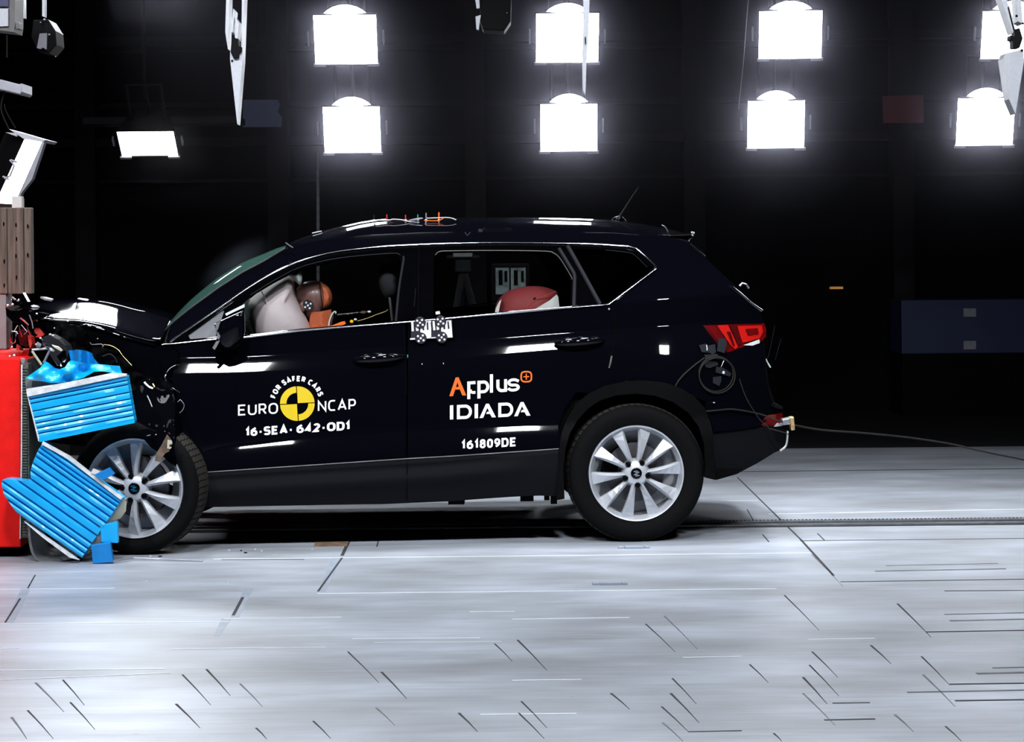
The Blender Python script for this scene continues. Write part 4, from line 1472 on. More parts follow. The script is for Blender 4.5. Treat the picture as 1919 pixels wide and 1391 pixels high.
# roof spoiler
near = [(p[0], p[1], sideY(p[0], p[1]) - .0) for p in ((1235, 441), (1262, 441), (1290, 440), (1300, 438), (1303, 441), (1298, 447), (1284, 456))]
cross('roof_spoiler', near, 'paint', car, [Vector((0, 0, h)) for h in (.030, .026, .020, .012, .010, .010, .010)], n=26, p=3)
for (x, y) in ((1297, 436), (1300, 437), (1298, 441)):
    MB().ell(at(x, y, sideY(1290, 440) - .005), (.006, .006, .006), 8, 6).build('spoiler_bolt', 'chrome', car, smooth=True)
# washer / wiper stub on the rear screen
MB().tube([at(1386, 536, .5), at(1391, 531, .5), at(1398, 533, .5), at(1403, 541, .5)], .006).build('wiper_stub', 'steel', tail)

# ---- floor pan, axles, rear wheel wells
pan = [at(x, y, .12) for (x, y) in ((380, 880), (1040, 830), (1040, 928), (860, 935), (640, 944), (400, 949), (370, 930))]
mb = MB()
mb.prism(pan, _n * 1.6)
mb.build('floor_pan', 'under_black', car)
MB().prism([at(x, y, .34) for (x, y) in ((1330, 650), (1415, 660), (1430, 760), (1410, 850), (1345, 885), (1335, 812))], _n * 1.15).build('trunk_floor', 'under_black', car)
MB().prism([at(x, y, .30) for (x, y) in ((1040, 700), (1340, 680), (1338, 860), (1318, 880), (1040, 905))], _n * 1.2).build('rear_underbody', 'under_black', car)
for (x0, x1, y0, y1) in ((840, 870, 938, 946), (975, 1000, 928, 940), (1032, 1044, 928, 945), (1020, 1030, 930, 938)):
    MB().box(tuple(at(x0, y1, .15)), tuple(at(x1, y0, .15) + Vector((0, .12, 0)))).build('underbody_bracket', 'cladding_dark', car)
# firewall and dash
MB().prism([at(x, y, .10) for (x, y) in ((318, 655), (405, 642), (440, 720), (440, 900), (370, 920))], _n * 1.62).build('firewall', 'under_black', car)
MB().prism([at(x, y, .14) for (x, y) in ((330, 640), (400, 612), (450, 610), (470, 640), (450, 700), (340, 690))], _n * 1.55).build('dashboard', 'matte_black', car, bevel=.02)

# ---- wheels
def wheel(cx, cy, Yc, normal, Rt, Rr, label, spin, parent):
    """Alloy wheel with ten twisted spokes; normal: the direction its outer face looks."""
    c = at(cx, cy, Yc)
    ax = Vector(normal).normalized()
    ref = Vector((0, 0, 1))
    ref = (ref - ax * ref.dot(ax)).normalized()
    side = ax.cross(ref)
    k = Rr / .235

    def P(r, ang, h):
        return c + (ref * math.cos(ang) + side * math.sin(ang)) * r + ax * h
    # the barrel with the outer lip
    mb = MB().lathe([(Rr * .60, -.17), (Rr * .88, -.165), (Rr * .90, -.06), (Rr * .885, -.03), (Rr * .93, -.012), (Rr * .965, .004), (Rr * .99, .006), (Rr * 1.0, -.004), (Rr * .985, -.02), (Rr * .97, -.18), (Rr * .92, -.185), (Rr * .90, -.175)], c, ax, 72)
    w = mb.build('wheel', 'alloy', parent, smooth=True, angle=35)
    w['label'] = label
    # tyre
    T, B = Rt, Rr
    prof = [(B * .985, -.195), (B * 1.04, -.213), (B + (T - B) * .45, -.222), (T * .955, -.213), (T * .985, -.20), (T * .995, -.175), (T, -.13), (T, -.08), (T * .995, -.035), (T * .985, -.012), (T * .955, .004), (B + (T - B) * .72, .014), (B + (T - B) * .5, .018), (B + (T - B) * .28, .014), (B * 1.05, .006), (B * 1.012, .002), (B * .985, -.01)]
    MB().lathe(prof, c, ax, 96).build('tyre', 'rubber', w, smooth=True, angle=60)
    mb = MB()
    n = 64
    for i in range(n):
        a0 = 2 * math.pi * i / n
        a1 = a0 + 2 * math.pi / n * .78
        for (h0, h1, r0, r1) in ((-.012, -.045, T * .987, T * 1.0055), (-.052, -.10, T * 1.001, T * 1.0065), (-.108, -.158, T * 1.0065, T * 1.001), (-.165, -.198, T * 1.0055, T * .987)):
            q = [P(r0, a0, h0), P(r0, a1, h0), P(r1, a1 + .02, h1), P(r1, a0 + .02, h1)]
            d = [P(T * .975, a0, h0), P(T * .975, a1, h0), P(T * .98, a1 + .02, h1), P(T * .98, a0 + .02, h1)]
            mb.add(q + d, [[0, 1, 2, 3], [4, 7, 6, 5], [0, 4, 5, 1], [1, 5, 6, 2], [2, 6, 7, 3], [3, 7, 4, 0]])
    mb.build('tyre_tread', 'tread', w)
    # hub
    MB().lathe([(0, .0), (.050 * k, .0), (.058 * k, -.006), (.066 * k, -.02), (.072 * k, -.05)], c, ax, 40).build('hub', 'alloy', w, smooth=True, angle=40)
    MB().lathe([(0, .009), (.0225 * k, .009), (.0265 * k, .006), (.0275 * k, .0), (.0275 * k, -.005)], c, ax, 36).build('hub_cap', 'gloss_black', w, smooth=True, angle=40)
    # the cap's stripes
    mb = MB()
    for (u0, v0, u1, v1) in ((-.6, .30, .25, .62), (-.25, .02, .55, .38), (-.55, -.36, .25, -.02), (-.25, -.62, .6, -.30)):
        q = []
        for (uu, vv) in ((u0, v0), (u1, v0 + .12), (u1, v1), (u0, v1 - .12)):
            rr = .024 * k
            q.append(c - side * 0 + ax * .0095 + ref * (vv * rr * 1.0) + (-side) * (uu * rr))
        mb.prism(q, ax * .0015)
    mb.build('cap_emblem', 'chrome', w)
    for i in range(5):
        a = R(spin + 18 + 72 * i)
        q = P(.058 * k, a, .001)
        MB().lathe([(0, .006), (.009, .006), (.0125, .003), (.0138, -.004), (.0138, -.02)], q, ax, 16).build('lug_nut', 'gloss_black', w, smooth=True)
    # spokes: narrow at the hub, flaring and twisting towards the lip
    for i in range(10):
        a = R(spin + 36 * i)
        tw = 1 if i % 2 else -1
        st = []
        for t in (0, .12, .3, .5, .7, .85, 1.0):
            r = .052 * k + (Rr * .945 - .052 * k) * t
            half = (.0105 + .0035 * t + .0190 * t ** 1.6) * k
            da = half / r
            ridge = da * tw * (-.15 + .95 * t)
            h = -.004 + .016 * math.sin(math.pi * min(1, t * 1.1)) - .006 * t
            st.append((r, a - da, a + da, a + ridge, h))
        v, f = [], []
        for (r, l, rr_, m_, h) in st:
            v += [P(r, l, h - .040), P(r, l, h - .012), P(r, m_, h + .004), P(r, rr_, h - .012), P(r, rr_, h - .040)]
        for s in range(len(st) - 1):
            for j in range(5):
                f.append([s * 5 + j, (s + 1) * 5 + j, (s + 1) * 5 + (j + 1) % 5, s * 5 + (j + 1) % 5])
        f.append([0, 1, 2, 3, 4])
        f.append([(len(st) - 1) * 5 + j for j in range(5)][::-1])
        MB().add(v, f).build('spoke', 'alloy', w)
    # brake behind the spokes
    MB().lathe([(.03, -.075), (.145 * k, -.075), (.145 * k, -.095), (.03, -.095)], c, ax, 48).build('brake_disc', 'disc_steel', w, smooth=True, angle=30)
    mb = MB()
    for t in range(8):
        pass
    q = [P(r, R(aa), h) for (r, aa, h) in ((.09, 60, -.06), (.165, 60, -.06), (.17, 95, -.06), (.09, 95, -.06))]
    MB().prism(q, ax * -.06).build('brake_caliper', 'cladding_dark', w)
    return w


car_yaw_n = -_n
wheel(1192.5, 887.3, 0.01, car_yaw_n, .337, .235, 'rear wheel with ten twisted silver spokes', -48, car)
st_a = R(2.5)
fn = Vector((car_yaw_n.x * math.cos(st_a) - car_yaw_n.y * math.sin(st_a), car_yaw_n.x * math.sin(st_a) + car_yaw_n.y * math.cos(st_a), 0))
if fn.x > 0:
    fn = Vector((-fn.x, fn.y, 0))
wheel(251.5, 915.5, -.30, fn, .316, .2385, 'front wheel pushed outwards under torn blue sheeting', -2, car)
for (px, py, Yy) in ((1192.5, 887.3, 0.01),):
    c = mirror(at(px, py, Yy))
    pw = empty('far_wheel_hub', c, None, None) if False else None
    MB().lathe([(.2, -.0), (.235, .0), (.30, .01), (.33, -.02), (.335, -.1), (.33, -.18), (.235, -.2), (.2, -.2)], c, _n, 64).build('far_wheel', 'rubber', car, smooth=True)
c = mirror(at(300, 900, 0.05))
MB().lathe([(.2, -.0), (.235, .0), (.30, .01), (.33, -.02), (.335, -.1), (.33, -.18), (.235, -.2), (.2, -.2)], Vector((c.x, c.y, .333)), _n, 64).build('far_wheel', 'rubber', car, smooth=True)
MB().tube([at(1192, 887, .2), mirror(at(1192, 887, .2))], .05).build('rear_axle', 'under_black', car)

# ---- crushed nose: bonnet, wing, wrecked lamp
hood_edge = [(303, 640), (288, 641), (262, 636), (232, 627), (200, 617), (170, 611), (150, 608), (128, 606), (105, 605), (80, 602), (58, 599), (38, 594), (22, 588), (12, 582)]
hood_top = [(303, 596), (288, 590), (262, 582), (232, 576), (200, 568), (170, 562.5), (150, 560), (128, 559.5), (105, 561), (80, 563), (58, 566), (38, 570), (22, 575), (12, 579)]


def hood_material_bump(o, amp):
    for v in o.data.vertices:
        p = v.co
        v.co.z += amp * noise.noise(Vector((p.x * 3.1, p.y * 2.3, 4)))
        v.co.z += amp * .5 * noise.noise(Vector((p.x * 9, p.y * 5, 9)))


E2, T2 = spline(hood_edge, 4), spline(hood_top, 4)
near, bm_ = [], []
for i, (e_, t_) in enumerate(zip(E2, T2)):
    yy = sideY(e_.x, min(e_.y, 650)) + .015
    near.append((e_.x, e_.y, yy))
    bm_.append(Vector((0, 0, at(t_.x, t_.y, .9).z - at(e_.x, e_.y, yy).z)))


def hood_prof(q):
    # a rolled edge, then an even ramp that flattens towards the middle
    if q < .06:
        return .12 * (1 - (1 - q / .06) ** 2)
    if q < .60:
        return .12 + .80 * (q - .06) / .54
    u = (q - .60) / .40
    return .92 + .08 * (1 - (1 - u) ** 2)


hood = cross('bonnet', near, 'paint', car, bm_, n=56, prof=hood_prof)
hood_material_bump(hood, .0018)
hood['label'] = 'buckled black bonnet with a broad white glint'


def wingY(x, y):
    k = max(0.0, min(1.0, (y - 700) / 130.0)) * max(0.0, min(1.0, (352 - x) / 25.0))
    return sideY(x, 700) - .24 * k * k * (3 - 2 * k) + .012 * noise.noise(Vector((x * .016, y * .02, 1))) + .008 * noise.noise(Vector((x * .05, y * .035, 5))) + .10 * max(0, (612 + (x - 150) * .22 + 12 - y) / 12) * 0 + .06 * max(0, (260 - x) / 110) * max(0, (y - 640) / 60) - .02


wing_out = [(304, 648), (291, 650), (262, 643), (232, 633), (200, 622), (170, 614), (146, 612), (150, 620), (166, 643), (176, 646), (195, 645), (216, 650), (226, 660), (240, 678), (250, 690), (256, 705), (252, 730), (253, 790), (262, 815), (284, 840), (300, 850), (318, 868), (338, 880), (350, 884), (348, 862), (343, 826), (337, 788), (330, 745), (318, 716), (310, 702), (314, 690), (326, 681), (335, 674), (333, 660), (317, 646)]
wing = panel('front_wing', wing_out, [], wingY, 'paint_dull', car, step=4, lip=.02)
panel('front_wing', wing_out, [], lambda x, y: wingY(x, y), 'paint_dull', car, step=14, lip=.02, mirror=mirror)
ribbon('wing_crease', [(146, 613.5), (160, 611), (185, 616), (215, 626), (250, 637), (291, 648)], 7, 'paint', wing, Yf=lambda x, y: wingY(x, y) - .01, lift=0, per=5, widths=[(0, 3), (.2, 8), (.6, 7), (1, 3)], thick=.02)


def wire(name, pts, r, material, parent, Y, per=4):
    P = spline([(p[0], p[1]) for p in pts], per) if per > 1 else [Vector(p[:2]) for p in pts]
    return MB().tube([at(p.x, p.y, Y(p.x, p.y) if callable(Y) else Y) for p in P], r, 6).build(name, material, parent, smooth=True)


wY = lambda x, y: wingY(x, y) - .012
wire('torn_edge_glint', [(146, 614), (158, 630), (172, 646)], .0014, 'brass', wing, wY, 3)
wire('torn_edge_glint', [(172, 646), (190, 645), (194, 648), (184, 662), (180, 668)], .0024, 'lamp_bracket', wing, wY, 1)
wire('torn_edge_glint', [(194, 646), (208, 648), (222, 656), (230, 667), (247, 685)], .0014, 'brass', wing, wY, 3)
wire('torn_edge_glint', [(336, 683), (326, 685), (315, 693), (309.5, 706), (313, 716), (322, 727), (337, 736)], .0036, 'chrome', wing, lambda x, y: sideY(x, y) - .012, 5)  # chrome wire stands in for the C-shaped reflection along the edge
wire('torn_edge_glint', [(338, 749), (330, 757), (325, 770), (323, 781)], .0018, 'lamp_bracket', wing, lambda x, y: sideY(x, y) - .03, 4)
wire('torn_edge_glint', [(338, 749), (345, 759), (342, 769), (335, 775)], .0018, 'lamp_bracket', wing, lambda x, y: sideY(x, y) - .03, 4)
wire('torn_edge_glint', [(271, 717), (279, 725), (287, 729)], .007, 'steel', wing, lambda x, y: wingY(x, y) - .012, 3)
wire('torn_edge_glint', [(280, 711), (286, 719), (290, 726)], .004, 'brass', wing, lambda x, y: wingY(x, y) - .012, 3)
wire('torn_edge_glint', [(276, 742), (281, 753), (285, 763)], .003, 'lamp_bracket', wing, lambda x, y: wingY(x, y) - .012, 3)
wire('torn_edge_glint', [(303, 654), (318, 656), (333, 660)], .0025, 'brass', wing, lambda x, y: sideY(x, y) - .012, 3)
wire('torn_edge_glint', [(310, 640), (313, 628), (319, 615)], .005, 'chrome', wing, lambda x, y: sideY(x, y) - .012, 3)
# torn wheel-arch liner
liner = panel('torn_liner', [(313, 814), (321, 824), (322, 834), (316, 838), (318, 846), (309, 850), (300, 866), (290, 864), (293, 850), (304, 832)], [], lambda x, y: -.40 + .0008 * (x - 300), 'torn_liner', car, step=6, lip=.01)
panel('liner_hook', [(314, 824), (322, 826), (323, 832), (318, 833), (317, 837), (322, 838), (319, 842), (313, 840)], [], lambda x, y: -.415, 'beige_metal', liner, step=5, lip=.006)
# crushed bumper and engine bay behind the torn skins
mb = MB()
o = panel('crushed_front', [(20, 592), (60, 602), (150, 612), (172, 648), (230, 660), (262, 700), (330, 720), (345, 880), (300, 850), (262, 830), (150, 836), (100, 830), (54, 815), (48, 700), (56, 650), (30, 620)], [],
          lambda x, y: .02 + .06 * noise.noise(Vector((x * .03, y * .03, 3))) + .05 * noise.noise(Vector((x * .09, y * .08, 7))) - YAW * 700, 'matte_black', car, step=9, lip=.9)
nose = o
random.seed(21)


def shard(name, pts, Y, material, depth=.02, par=None):
    return MB().prism([at(*p, Y) for p in pts], (random.uniform(-.01, .01), depth, random.uniform(-.01, .01))).build(name, material, par or nose, bevel=.0015)


shard('front_lip', [(10, 576), (20, 582), (60, 583), (95, 590), (64, 600), (40, 607), (24, 604), (12, 592)], -.16, 'gloss_black', .3)
shard('black_shard', [(42, 548), (52, 566), (46, 572), (34, 570)], -.12, 'gloss_black', .05)
shard('red_bracket', [(57, 594), (66, 598), (72, 612), (83, 628), (74, 633), (66, 632), (63, 620)], -.10, 'crush_red', .06)
shard('red_bracket', [(52, 628), (58, 632), (60, 645), (57, 654), (54, 648)], -.17, 'crush_red', .05)
shard('red_bracket', [(31, 645), (36, 650), (36, 656), (44, 659), (40, 662), (30, 656)], -.17, 'crush_red', .05)
shard('red_bracket', [(36, 612), (50, 618), (56, 640), (50, 650), (38, 646), (34, 630)], -.12, 'lamp_red_dark', .05)
shard('red_bracket', [(112, 630), (150, 640), (148, 652), (120, 648)], -.03, 'lamp_red_dark', .05)
for pts, mt, w in (([(38, 596), (46, 602), (51, 607), (54, 609)], 'chrome', .0045), ([(51, 607), (53, 617), (57, 627)], 'chrome', .0045), ([(36, 610), (39, 621), (42, 631)], 'chrome', .004),
                   ([(40, 609), (51, 622), (45, 627)], 'lamp_bracket', .002), ([(22, 621), (20, 640), (24, 644), (28, 641), (30, 624)], 'chrome', .004), ([(22, 621), (31, 622), (33, 626)], 'lamp_bracket', .003), ([(33, 610), (26, 622)], 'beige_metal', .002), ([(22, 557), (29, 562)], 'chrome', .004), ([(55, 590), (60, 604), (62, 616)], 'grey_sheet', .003)):
    MB().tube([at(*p, -.20) for p in pts], w, 6).build('broken_trim', mt, nose, smooth=True)
for (x, y, r, mt) in ((34, 563, 3, 'chrome'), (21, 562, 1.6, 'chrome'), (14, 573, 3.5, 'steel'), (23, 571, 3, 'steel'), (22, 651, 3, 'chrome'), (26, 667, 4, 'steel'), (18, 668, 3.2, 'steel'), (69, 588, 1.8, 'decal_white'), (155, 596, 2.6, 'decal_white'), (127, 602, 1.4, 'decal_white'), (94, 627, 2.2, 'lamp_clear'), (99, 629, 2.2, 'decal_white'),
                       (76, 634, 1.9, 'decal_white'), (80, 637, 1.6, 'beige_metal'), (101, 661, 2, 'decal_white'), (65, 672, 1.3, 'decal_white'), (68, 646, 2.8, 'steel'), (102, 615, 1.2, 'decal_white'), (183, 635, 1.3, 'brass'), (71, 699, 1.2, 'decal_white'), (104, 642, 2.3, 'beige_metal'), (41, 655, 2.2, 'gloss_black')):
    MB().ell(at(x, y, -.21), (r * S0 * 1.2, r * S0, r * S0 * .9), 8, 6).build('splinter', mt, nose, smooth=True)
for q in ([(57, 573), (63, 571), (72, 573), (70, 576), (60, 576)], [(76, 555.5), (88, 556.5), (101, 560), (98, 562), (86, 560)], [(144, 560), (160, 562), (163, 564), (155, 563)]):
    shard('loose_splinter', q, .3, 'decal_white', .01)
# broken headlamp: housing, triangular frame and lens splinters
hl = shard('broken_headlamp', [(80, 632), (92, 628), (108, 636), (122, 648), (128, 662), (124, 676), (112, 684), (100, 676), (90, 660), (78, 648)], -.24, 'box_black', .10)
tri = [(57, 655), (95, 655), (80, 685)]
for a, b, mt in (((60, 656), (93, 653), 'lamp_bracket'), ((93, 657), (82, 680), 'lamp_bracket'), ((60, 658), (78, 684), 'beige_metal')):
    MB().tube([at(*a, -.34), at(*b, -.34)], .006, 6).build('lamp_frame', mt, hl)
shard('lamp_frame_panel', [(59, 656), (94, 656), (80, 687)], -.33, 'gloss_black', .03, hl)
for q, mt in (([(80, 643), (88, 645), (94, 652), (86, 650)], 'chrome'), ([(92, 651), (98, 656), (97, 659), (93, 656)], 'lamp_clear'), ([(98, 648), (112, 652), (118, 657), (114, 659), (102, 652)], 'beige_metal'), ([(101, 676), (106, 680), (111, 686), (107, 685)], 'chrome'),
              ([(113, 682), (116, 686), (115, 688), (112, 686)], 'decal_white'), ([(117, 678), (124, 674), (121, 680)], 'lamp_clear'), ([(70, 640), (78, 645), (76, 650), (68, 647)], 'lamp_bracket'), ([(106, 668), (120, 656), (122, 668), (112, 678)], 'gloss_black'), ([(38, 671), (47, 672), (46, 680), (40, 682)], 'lamp_bracket')):
    shard('lamp_splinter', q, -.36, mt, .012, hl)
shard('crushed_grille', [(44, 676), (60, 668), (76, 688), (66, 700), (48, 704)], -.30, 'crush_red', .05)
shard('crushed_grille', [(50, 674), (70, 672), (80, 690), (60, 700)], -.32, 'box_black', .03)
shard('crushed_washer_tank', [(180, 664), (200, 660), (214, 668), (216, 682), (196, 690), (182, 680)], -.10, 'gloss_black', .08)
wire('torn_hose', [(192, 668), (206, 664), (216, 672), (219, 680)], .004, 'box_black', nose, -.16, 4)

# scattered paint chips on the flank
for (x, y, r) in ((383, 781, 1.6), (349, 821, 1.2), (352, 880, 2.6), (248, 722, 1.2), (318, 725, .9)):
    pass

# ---- door mirror
mir = MB()
mY = -.17
prof = [(400, 607), (412, 601), (436, 590), (455, 582), (459, 586), (460, 622), (456, 634), (446, 645), (432, 654), (421, 657), (412, 650), (404, 640), (408, 626)]
mm = MB()
v, f = [], []
for (dy, sc) in ((.0, .80), (.012, .93), (.04, 1.0), (.10, 1.0), (.14, .96)):
    for (x, y) in prof:
        v.append(at(430 + (x - 430) * sc, 620 + (y - 620) * sc, mY + dy))
n = len(prof)
for k_ in range(4):
    for i in range(n):
        f.append([k_ * n + i, (k_ + 1) * n + i, (k_ + 1) * n + (i + 1) % n, k_ * n + (i + 1) % n])
f.append(list(range(n)))
f.append([4 * n + i for i in range(n)][::-1])
mirror_h = MB().add(v, f).build('door_mirror', 'paint', front_door, smooth=True, angle=50)
MB().prism([at(*p, -.12) for p in ((412, 640), (432, 652), (424, 660), (404, 661), (398, 655), (402, 646))], (0, .13, 0)).build('mirror_stalk', 'paint_dull', front_door, bevel=.004)
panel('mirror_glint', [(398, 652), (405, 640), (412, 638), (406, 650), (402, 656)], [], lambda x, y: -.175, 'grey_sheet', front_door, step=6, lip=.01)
MB().prism([at(*p, -.02) for p in ((422, 588), (458, 570), (458, 576), (440, 584), (424, 592))], (0, .012, 0)).build('mirror_shell', 'curtain_bag', front_door)
for q in ([(404, 606), (414, 601), (412, 606), (408, 618), (405, 620)], [(408, 622), (413, 630), (410, 637), (406, 634)]):
    panel('mirror_trim', q, [], lambda x, y: -.178, 'steel', front_door, step=6, lip=.01)


# ---- door handles
def handle(x0, x1, yc, slope, parent):
    n = 15
    pts = []
    for i in range(n):
        t = i / (n - 1)
        x = x0 + (x1 - x0) * t
        y = yc + slope * (x - (x0 + x1) / 2)
        pts.append(at(x, y, sideY(x, y) - .012 - .03 * math.sin(math.pi * t) ** .6))
    rr = [.010 + .012 * math.sin(math.pi * min(1, max(0, i / (n - 1)))) ** .5 for i in range(n)]
    h = MB().tube(pts, rr, 14).build('door_handle', 'paint', parent, smooth=True, angle=60)
    xc = (x0 + x1) / 2 - 3
    c = at(xc, yc + 1, sideY(xc, yc) + .004)
    MB().ell(c, ((x1 - x0) * S0 * .40, .012, .030), 24, 10).build('handle_cup', 'paint', parent, smooth=True)
    for (fx, mt, r) in ((.10, 'chrome', .003), (.22, 'brass', .003), (.42, 'chrome', .0036), (.70, 'lamp_bracket', .002), (.82, 'lamp_bracket', .002)):
        pass
    return h


handle(664, 756, 672, -.075, front_door)
handle(1041, 1131, 641, -.075, rear_door)
# hinge covers and glints along the shut lines
ribbon('shut_line', [(755, 606), (757, 640), (761, 700), (761, 740)], 1.6, 'under_black', front_door, lift=-.0035, thick=.004, per=3)
ribbon('shut_line', [(1148, 573), (1152, 605), (1152, 620), (1150, 650), (1145, 674), (1140, 690)], 1.6, 'under_black', rear_door, lift=-.0035, thick=.004, per=3)
ribbon('door_edge_guard', [(1146.5, 667), (1144, 680), (1141, 690)], 3.4, 'trim_dim', rear_door, lift=-.004, thick=.004)
for (x, y) in ((1141.5, 579.5), (1133, 734)):
    MB().ell(at(x, y, sideY(x, y) - .005), (.0062, .006, .0062), 12, 8).build('flank_bolt', 'lamp_bracket', car, smooth=True)
MB().ell(at(764, 668, sideY(764, 668) - .003), (.003, .004, .009), 10, 6).build('edge_clip', 'green_wire', front_door, smooth=True)
for (x, y) in ((791, 682.5), (831, 681.5)):
    MB().ell(at(x, y, sideY(x, y) - .003), (.0022, .003, .004), 8, 6).build('tape_stud', 'decal_white', rear_door, smooth=True)

# ------------------------------------------------------------------ lettering
def surf(mb, name, material, parent, lift=-.0028, Yf=None):
    """2-D letter faces (picture positions) laid on the flank."""
    Yf = Yf or sideY
    v = [at(p.x, p.y, Yf(p.x, p.y) + lift) for p in mb.v]
    o = obj(name, v, mb.f, material, parent)
    bm = bmesh.new()
    bm.from_mesh(o.data)
    for fc in bm.faces:
        if fc.normal.y > 0:
            fc.normal_flip()
    bm.to_mesh(o.data)
    bm.free()
    md = o.modifiers.new('film', 'SOLIDIFY')
    md.thickness = .001
    return o


def stroke(mb, pts, w, closed=False):
    """A letter stroke of even width drawn with mitred joints; pts in letter units already placed."""
    P = [Vector(p) for p in pts]
    n = len(P)
    L, Rr = [], []
    for i in range(n):
        a = P[(i - 1) % n] if (closed or i > 0) else None
        b = P[(i + 1) % n] if (closed or i < n - 1) else None
        d1 = (P[i] - a).normalized() if a is not None else (b - P[i]).normalized()
        d2 = (b - P[i]).normalized() if b is not None else d1
        n1, n2 = Vector((-d1.y, d1.x)), Vector((-d2.y, d2.x))
        m = (n1 + n2)
        m = m.normalized() if m.length > 1e-6 else n1
        k = w / 2 / max(.35, m.dot(n1))
        L.append(P[i] + m * k)
        Rr.append(P[i] - m * k)
    v = [Vector((p.x, p.y, 0)) for pair in zip(L, Rr) for p in pair]
    f = [[2 * i, 2 * i + 1, (2 * i + 3) % (2 * n), (2 * i + 2) % (2 * n)] for i in range(n if closed else n - 1)]
    mb.add(v, f)


def arc(cx, cy, rx, ry, a0, a1, n=14):
    return [(cx + rx * math.cos(R(a0 + (a1 - a0) * i / n)), cy + ry * math.sin(R(a0 + (a1 - a0) * i / n))) for i in range(n + 1)]


def tilt(mb, x0, y0, sl):
    for p in mb.v:
        dx = p.x - x0
        p.y += dx * sl


# letters drawn as strokes of even width: unit box, y up
def _a(cx, cy, rx, ry, a0, a1, n=8):
    return [(cx + rx * math.cos(R(a0 + (a1 - a0) * i / n)), cy + ry * math.sin(R(a0 + (a1 - a0) * i / n))) for i in range(n + 1)]


def _ring(y0, y1, rx=.34, ry=.30):
    return [_a(1 - rx, y1 - ry, rx, ry, 0, 90) + _a(rx, y1 - ry, rx, ry, 90, 180) + _a(rx, y0 + ry, rx, ry, 180, 270) + _a(1 - rx, y0 + ry, rx, ry, 270, 360)]


_S = [_a(.70, .76, .30, .24, 25, 90, 5) + _a(.30, .76, .30, .24, 90, 240, 10) + _a(.70, .26, .30, .26, 60, -90, 10) + _a(.30, .24, .30, .24, -90, -155, 5)]
GLYPH = {   # width, open strokes, closed strokes
    'E': (.68, [[(1, 1), (0, 1), (0, 0), (1, 0)], [(0, .52), (.86, .52)]], []),
    'F': (.60, [[(1, 1), (0, 1), (0, 0)], [(0, .50), (.88, .50)]], []),
    'U': (.74, [[(0, 1)] + _a(.36, .32, .36, .32, 180, 270) + _a(.64, .32, .36, .32, 270, 360) + [(1, 1)]], []),
    'R': (.68, [[(0, 0), (0, 1)] + _a(.62, .73, .34, .27, 90, -90, 12) + [(0, .46)], [(.52, .46), (1, 0)]], []),
    'P': (.66, [[(0, 0), (0, 1)] + _a(.64, .70, .36, .30, 90, -90, 12) + [(0, .40)]], []),
    'O': (.80, [], _ring(0, 1, .42, .36)),
    '0': (.62, [], _ring(0, 1, .46, .34)),
    'N': (.76, [[(0, 0), (0, 1), (1, 0), (1, 1)]], []),
    'C': (.68, [[(1, .97), (.9, 1)] + _a(.42, .64, .42, .36, 90, 180) + _a(.42, .36, .42, .36, 180, 270) + [(.9, 0), (1, .03)]], []),
    'A': (.80, [[(0, 0), (.5, 1), (1, 0)], [(.17, .28), (.83, .28)]], []),
    'S': (.68, _S, []),
    'D': (.74, [], [[(0, 0), (0, 1)] + _a(.58, .60, .42, .40, 90, 0) + _a(.58, .40, .42, .40, 0, -90)]),
    '1': (.40, [[(0, .76), (.75, 1), (.75, 0)]], []),
    '2': (.66, [_a(.5, .72, .48, .28, 155, -20, 12) + [(0, 0), (1, 0)]], []),
    '4': (.66, [[(.74, 0), (.74, 1), (0, .26), (1, .26)]], []),
    '6': (.68, [[(.86, 1), (.45, .86)] + _a(.46, .5, .46, .30, 125, 180, 4)], _ring(0, .58, .44, .28)),
    '9': (.62, [[(.14, 0), (.55, .14)] + _a(.54, .5, .46, .30, -55, 0, 4)], _ring(.42, 1, .44, .28)),
    '8': (.62, [], _ring(0, .54, .44, .26) + [[(.06 + .88 * x, y) for x, y in _ring(.54, 1, .44, .22)[0]]]),
    '-': (.42, [[(0, .40), (1, .40)]], []),
    ' ': (.20, [], []),
}


def letter_shapes(s, cap, w, gap):
    """[(x position, width, MB with the letter at its own origin, y down)] and the whole width, all in picture px."""
    out, x = [], 0.0
    for ch in s:
        gw, op, cl = GLYPH[ch]
        W = gw * cap
        mb = MB()
        f = lambda p: (w / 2 + p[0] * (W - w), -(w / 2 + p[1] * (cap - w)))
        for st in op:
            stroke(mb, [f(p) for p in st], w)
        for st in cl:
            stroke(mb, [f(p) for p in st], w, closed=True)
        out.append((x, W, mb))
        x += W + gap
    return out, x - gap


def write(s, x0, x1, yb0, yb1, cap, w, name, material, parent, gap=3.0, lift=-.0028):
    """A line of capitals fitted between two picture positions on a sloping base line."""
    L, tot = letter_shapes(s, cap, w, gap)
    k = (x1 - x0) / tot
    sl = (yb1 - yb0) / (x1 - x0)
    mb = MB()
    for (x, W, g) in L:
        if g.v:
            mb.add([Vector((x0 + (x + p.x) * k, yb0 + sl * (x + p.x) * k + p.y, 0)) for p in g.v], g.f)
    return surf(mb, name, material, parent, lift)


# EURO (disc) NCAP
write('EURO', 446, 521, 779.3, 775.5, 20.5, 3.0, 'lettering', 'decal_white', front_door, 3.2)
write('NCAP', 595.5, 667, 771.8, 768, 20.5, 3.0, 'lettering', 'decal_white', front_door, 3.2)
write('16-SEA-', 460, 549, 818.2, 812.6, 16.5, 3.8, 'lettering', 'decal_white', front_door, 1.5)
write('642-OD1', 555.5, 656, 812.2, 806, 16.5, 3.8, 'lettering', 'decal_white', front_door, 1.5)
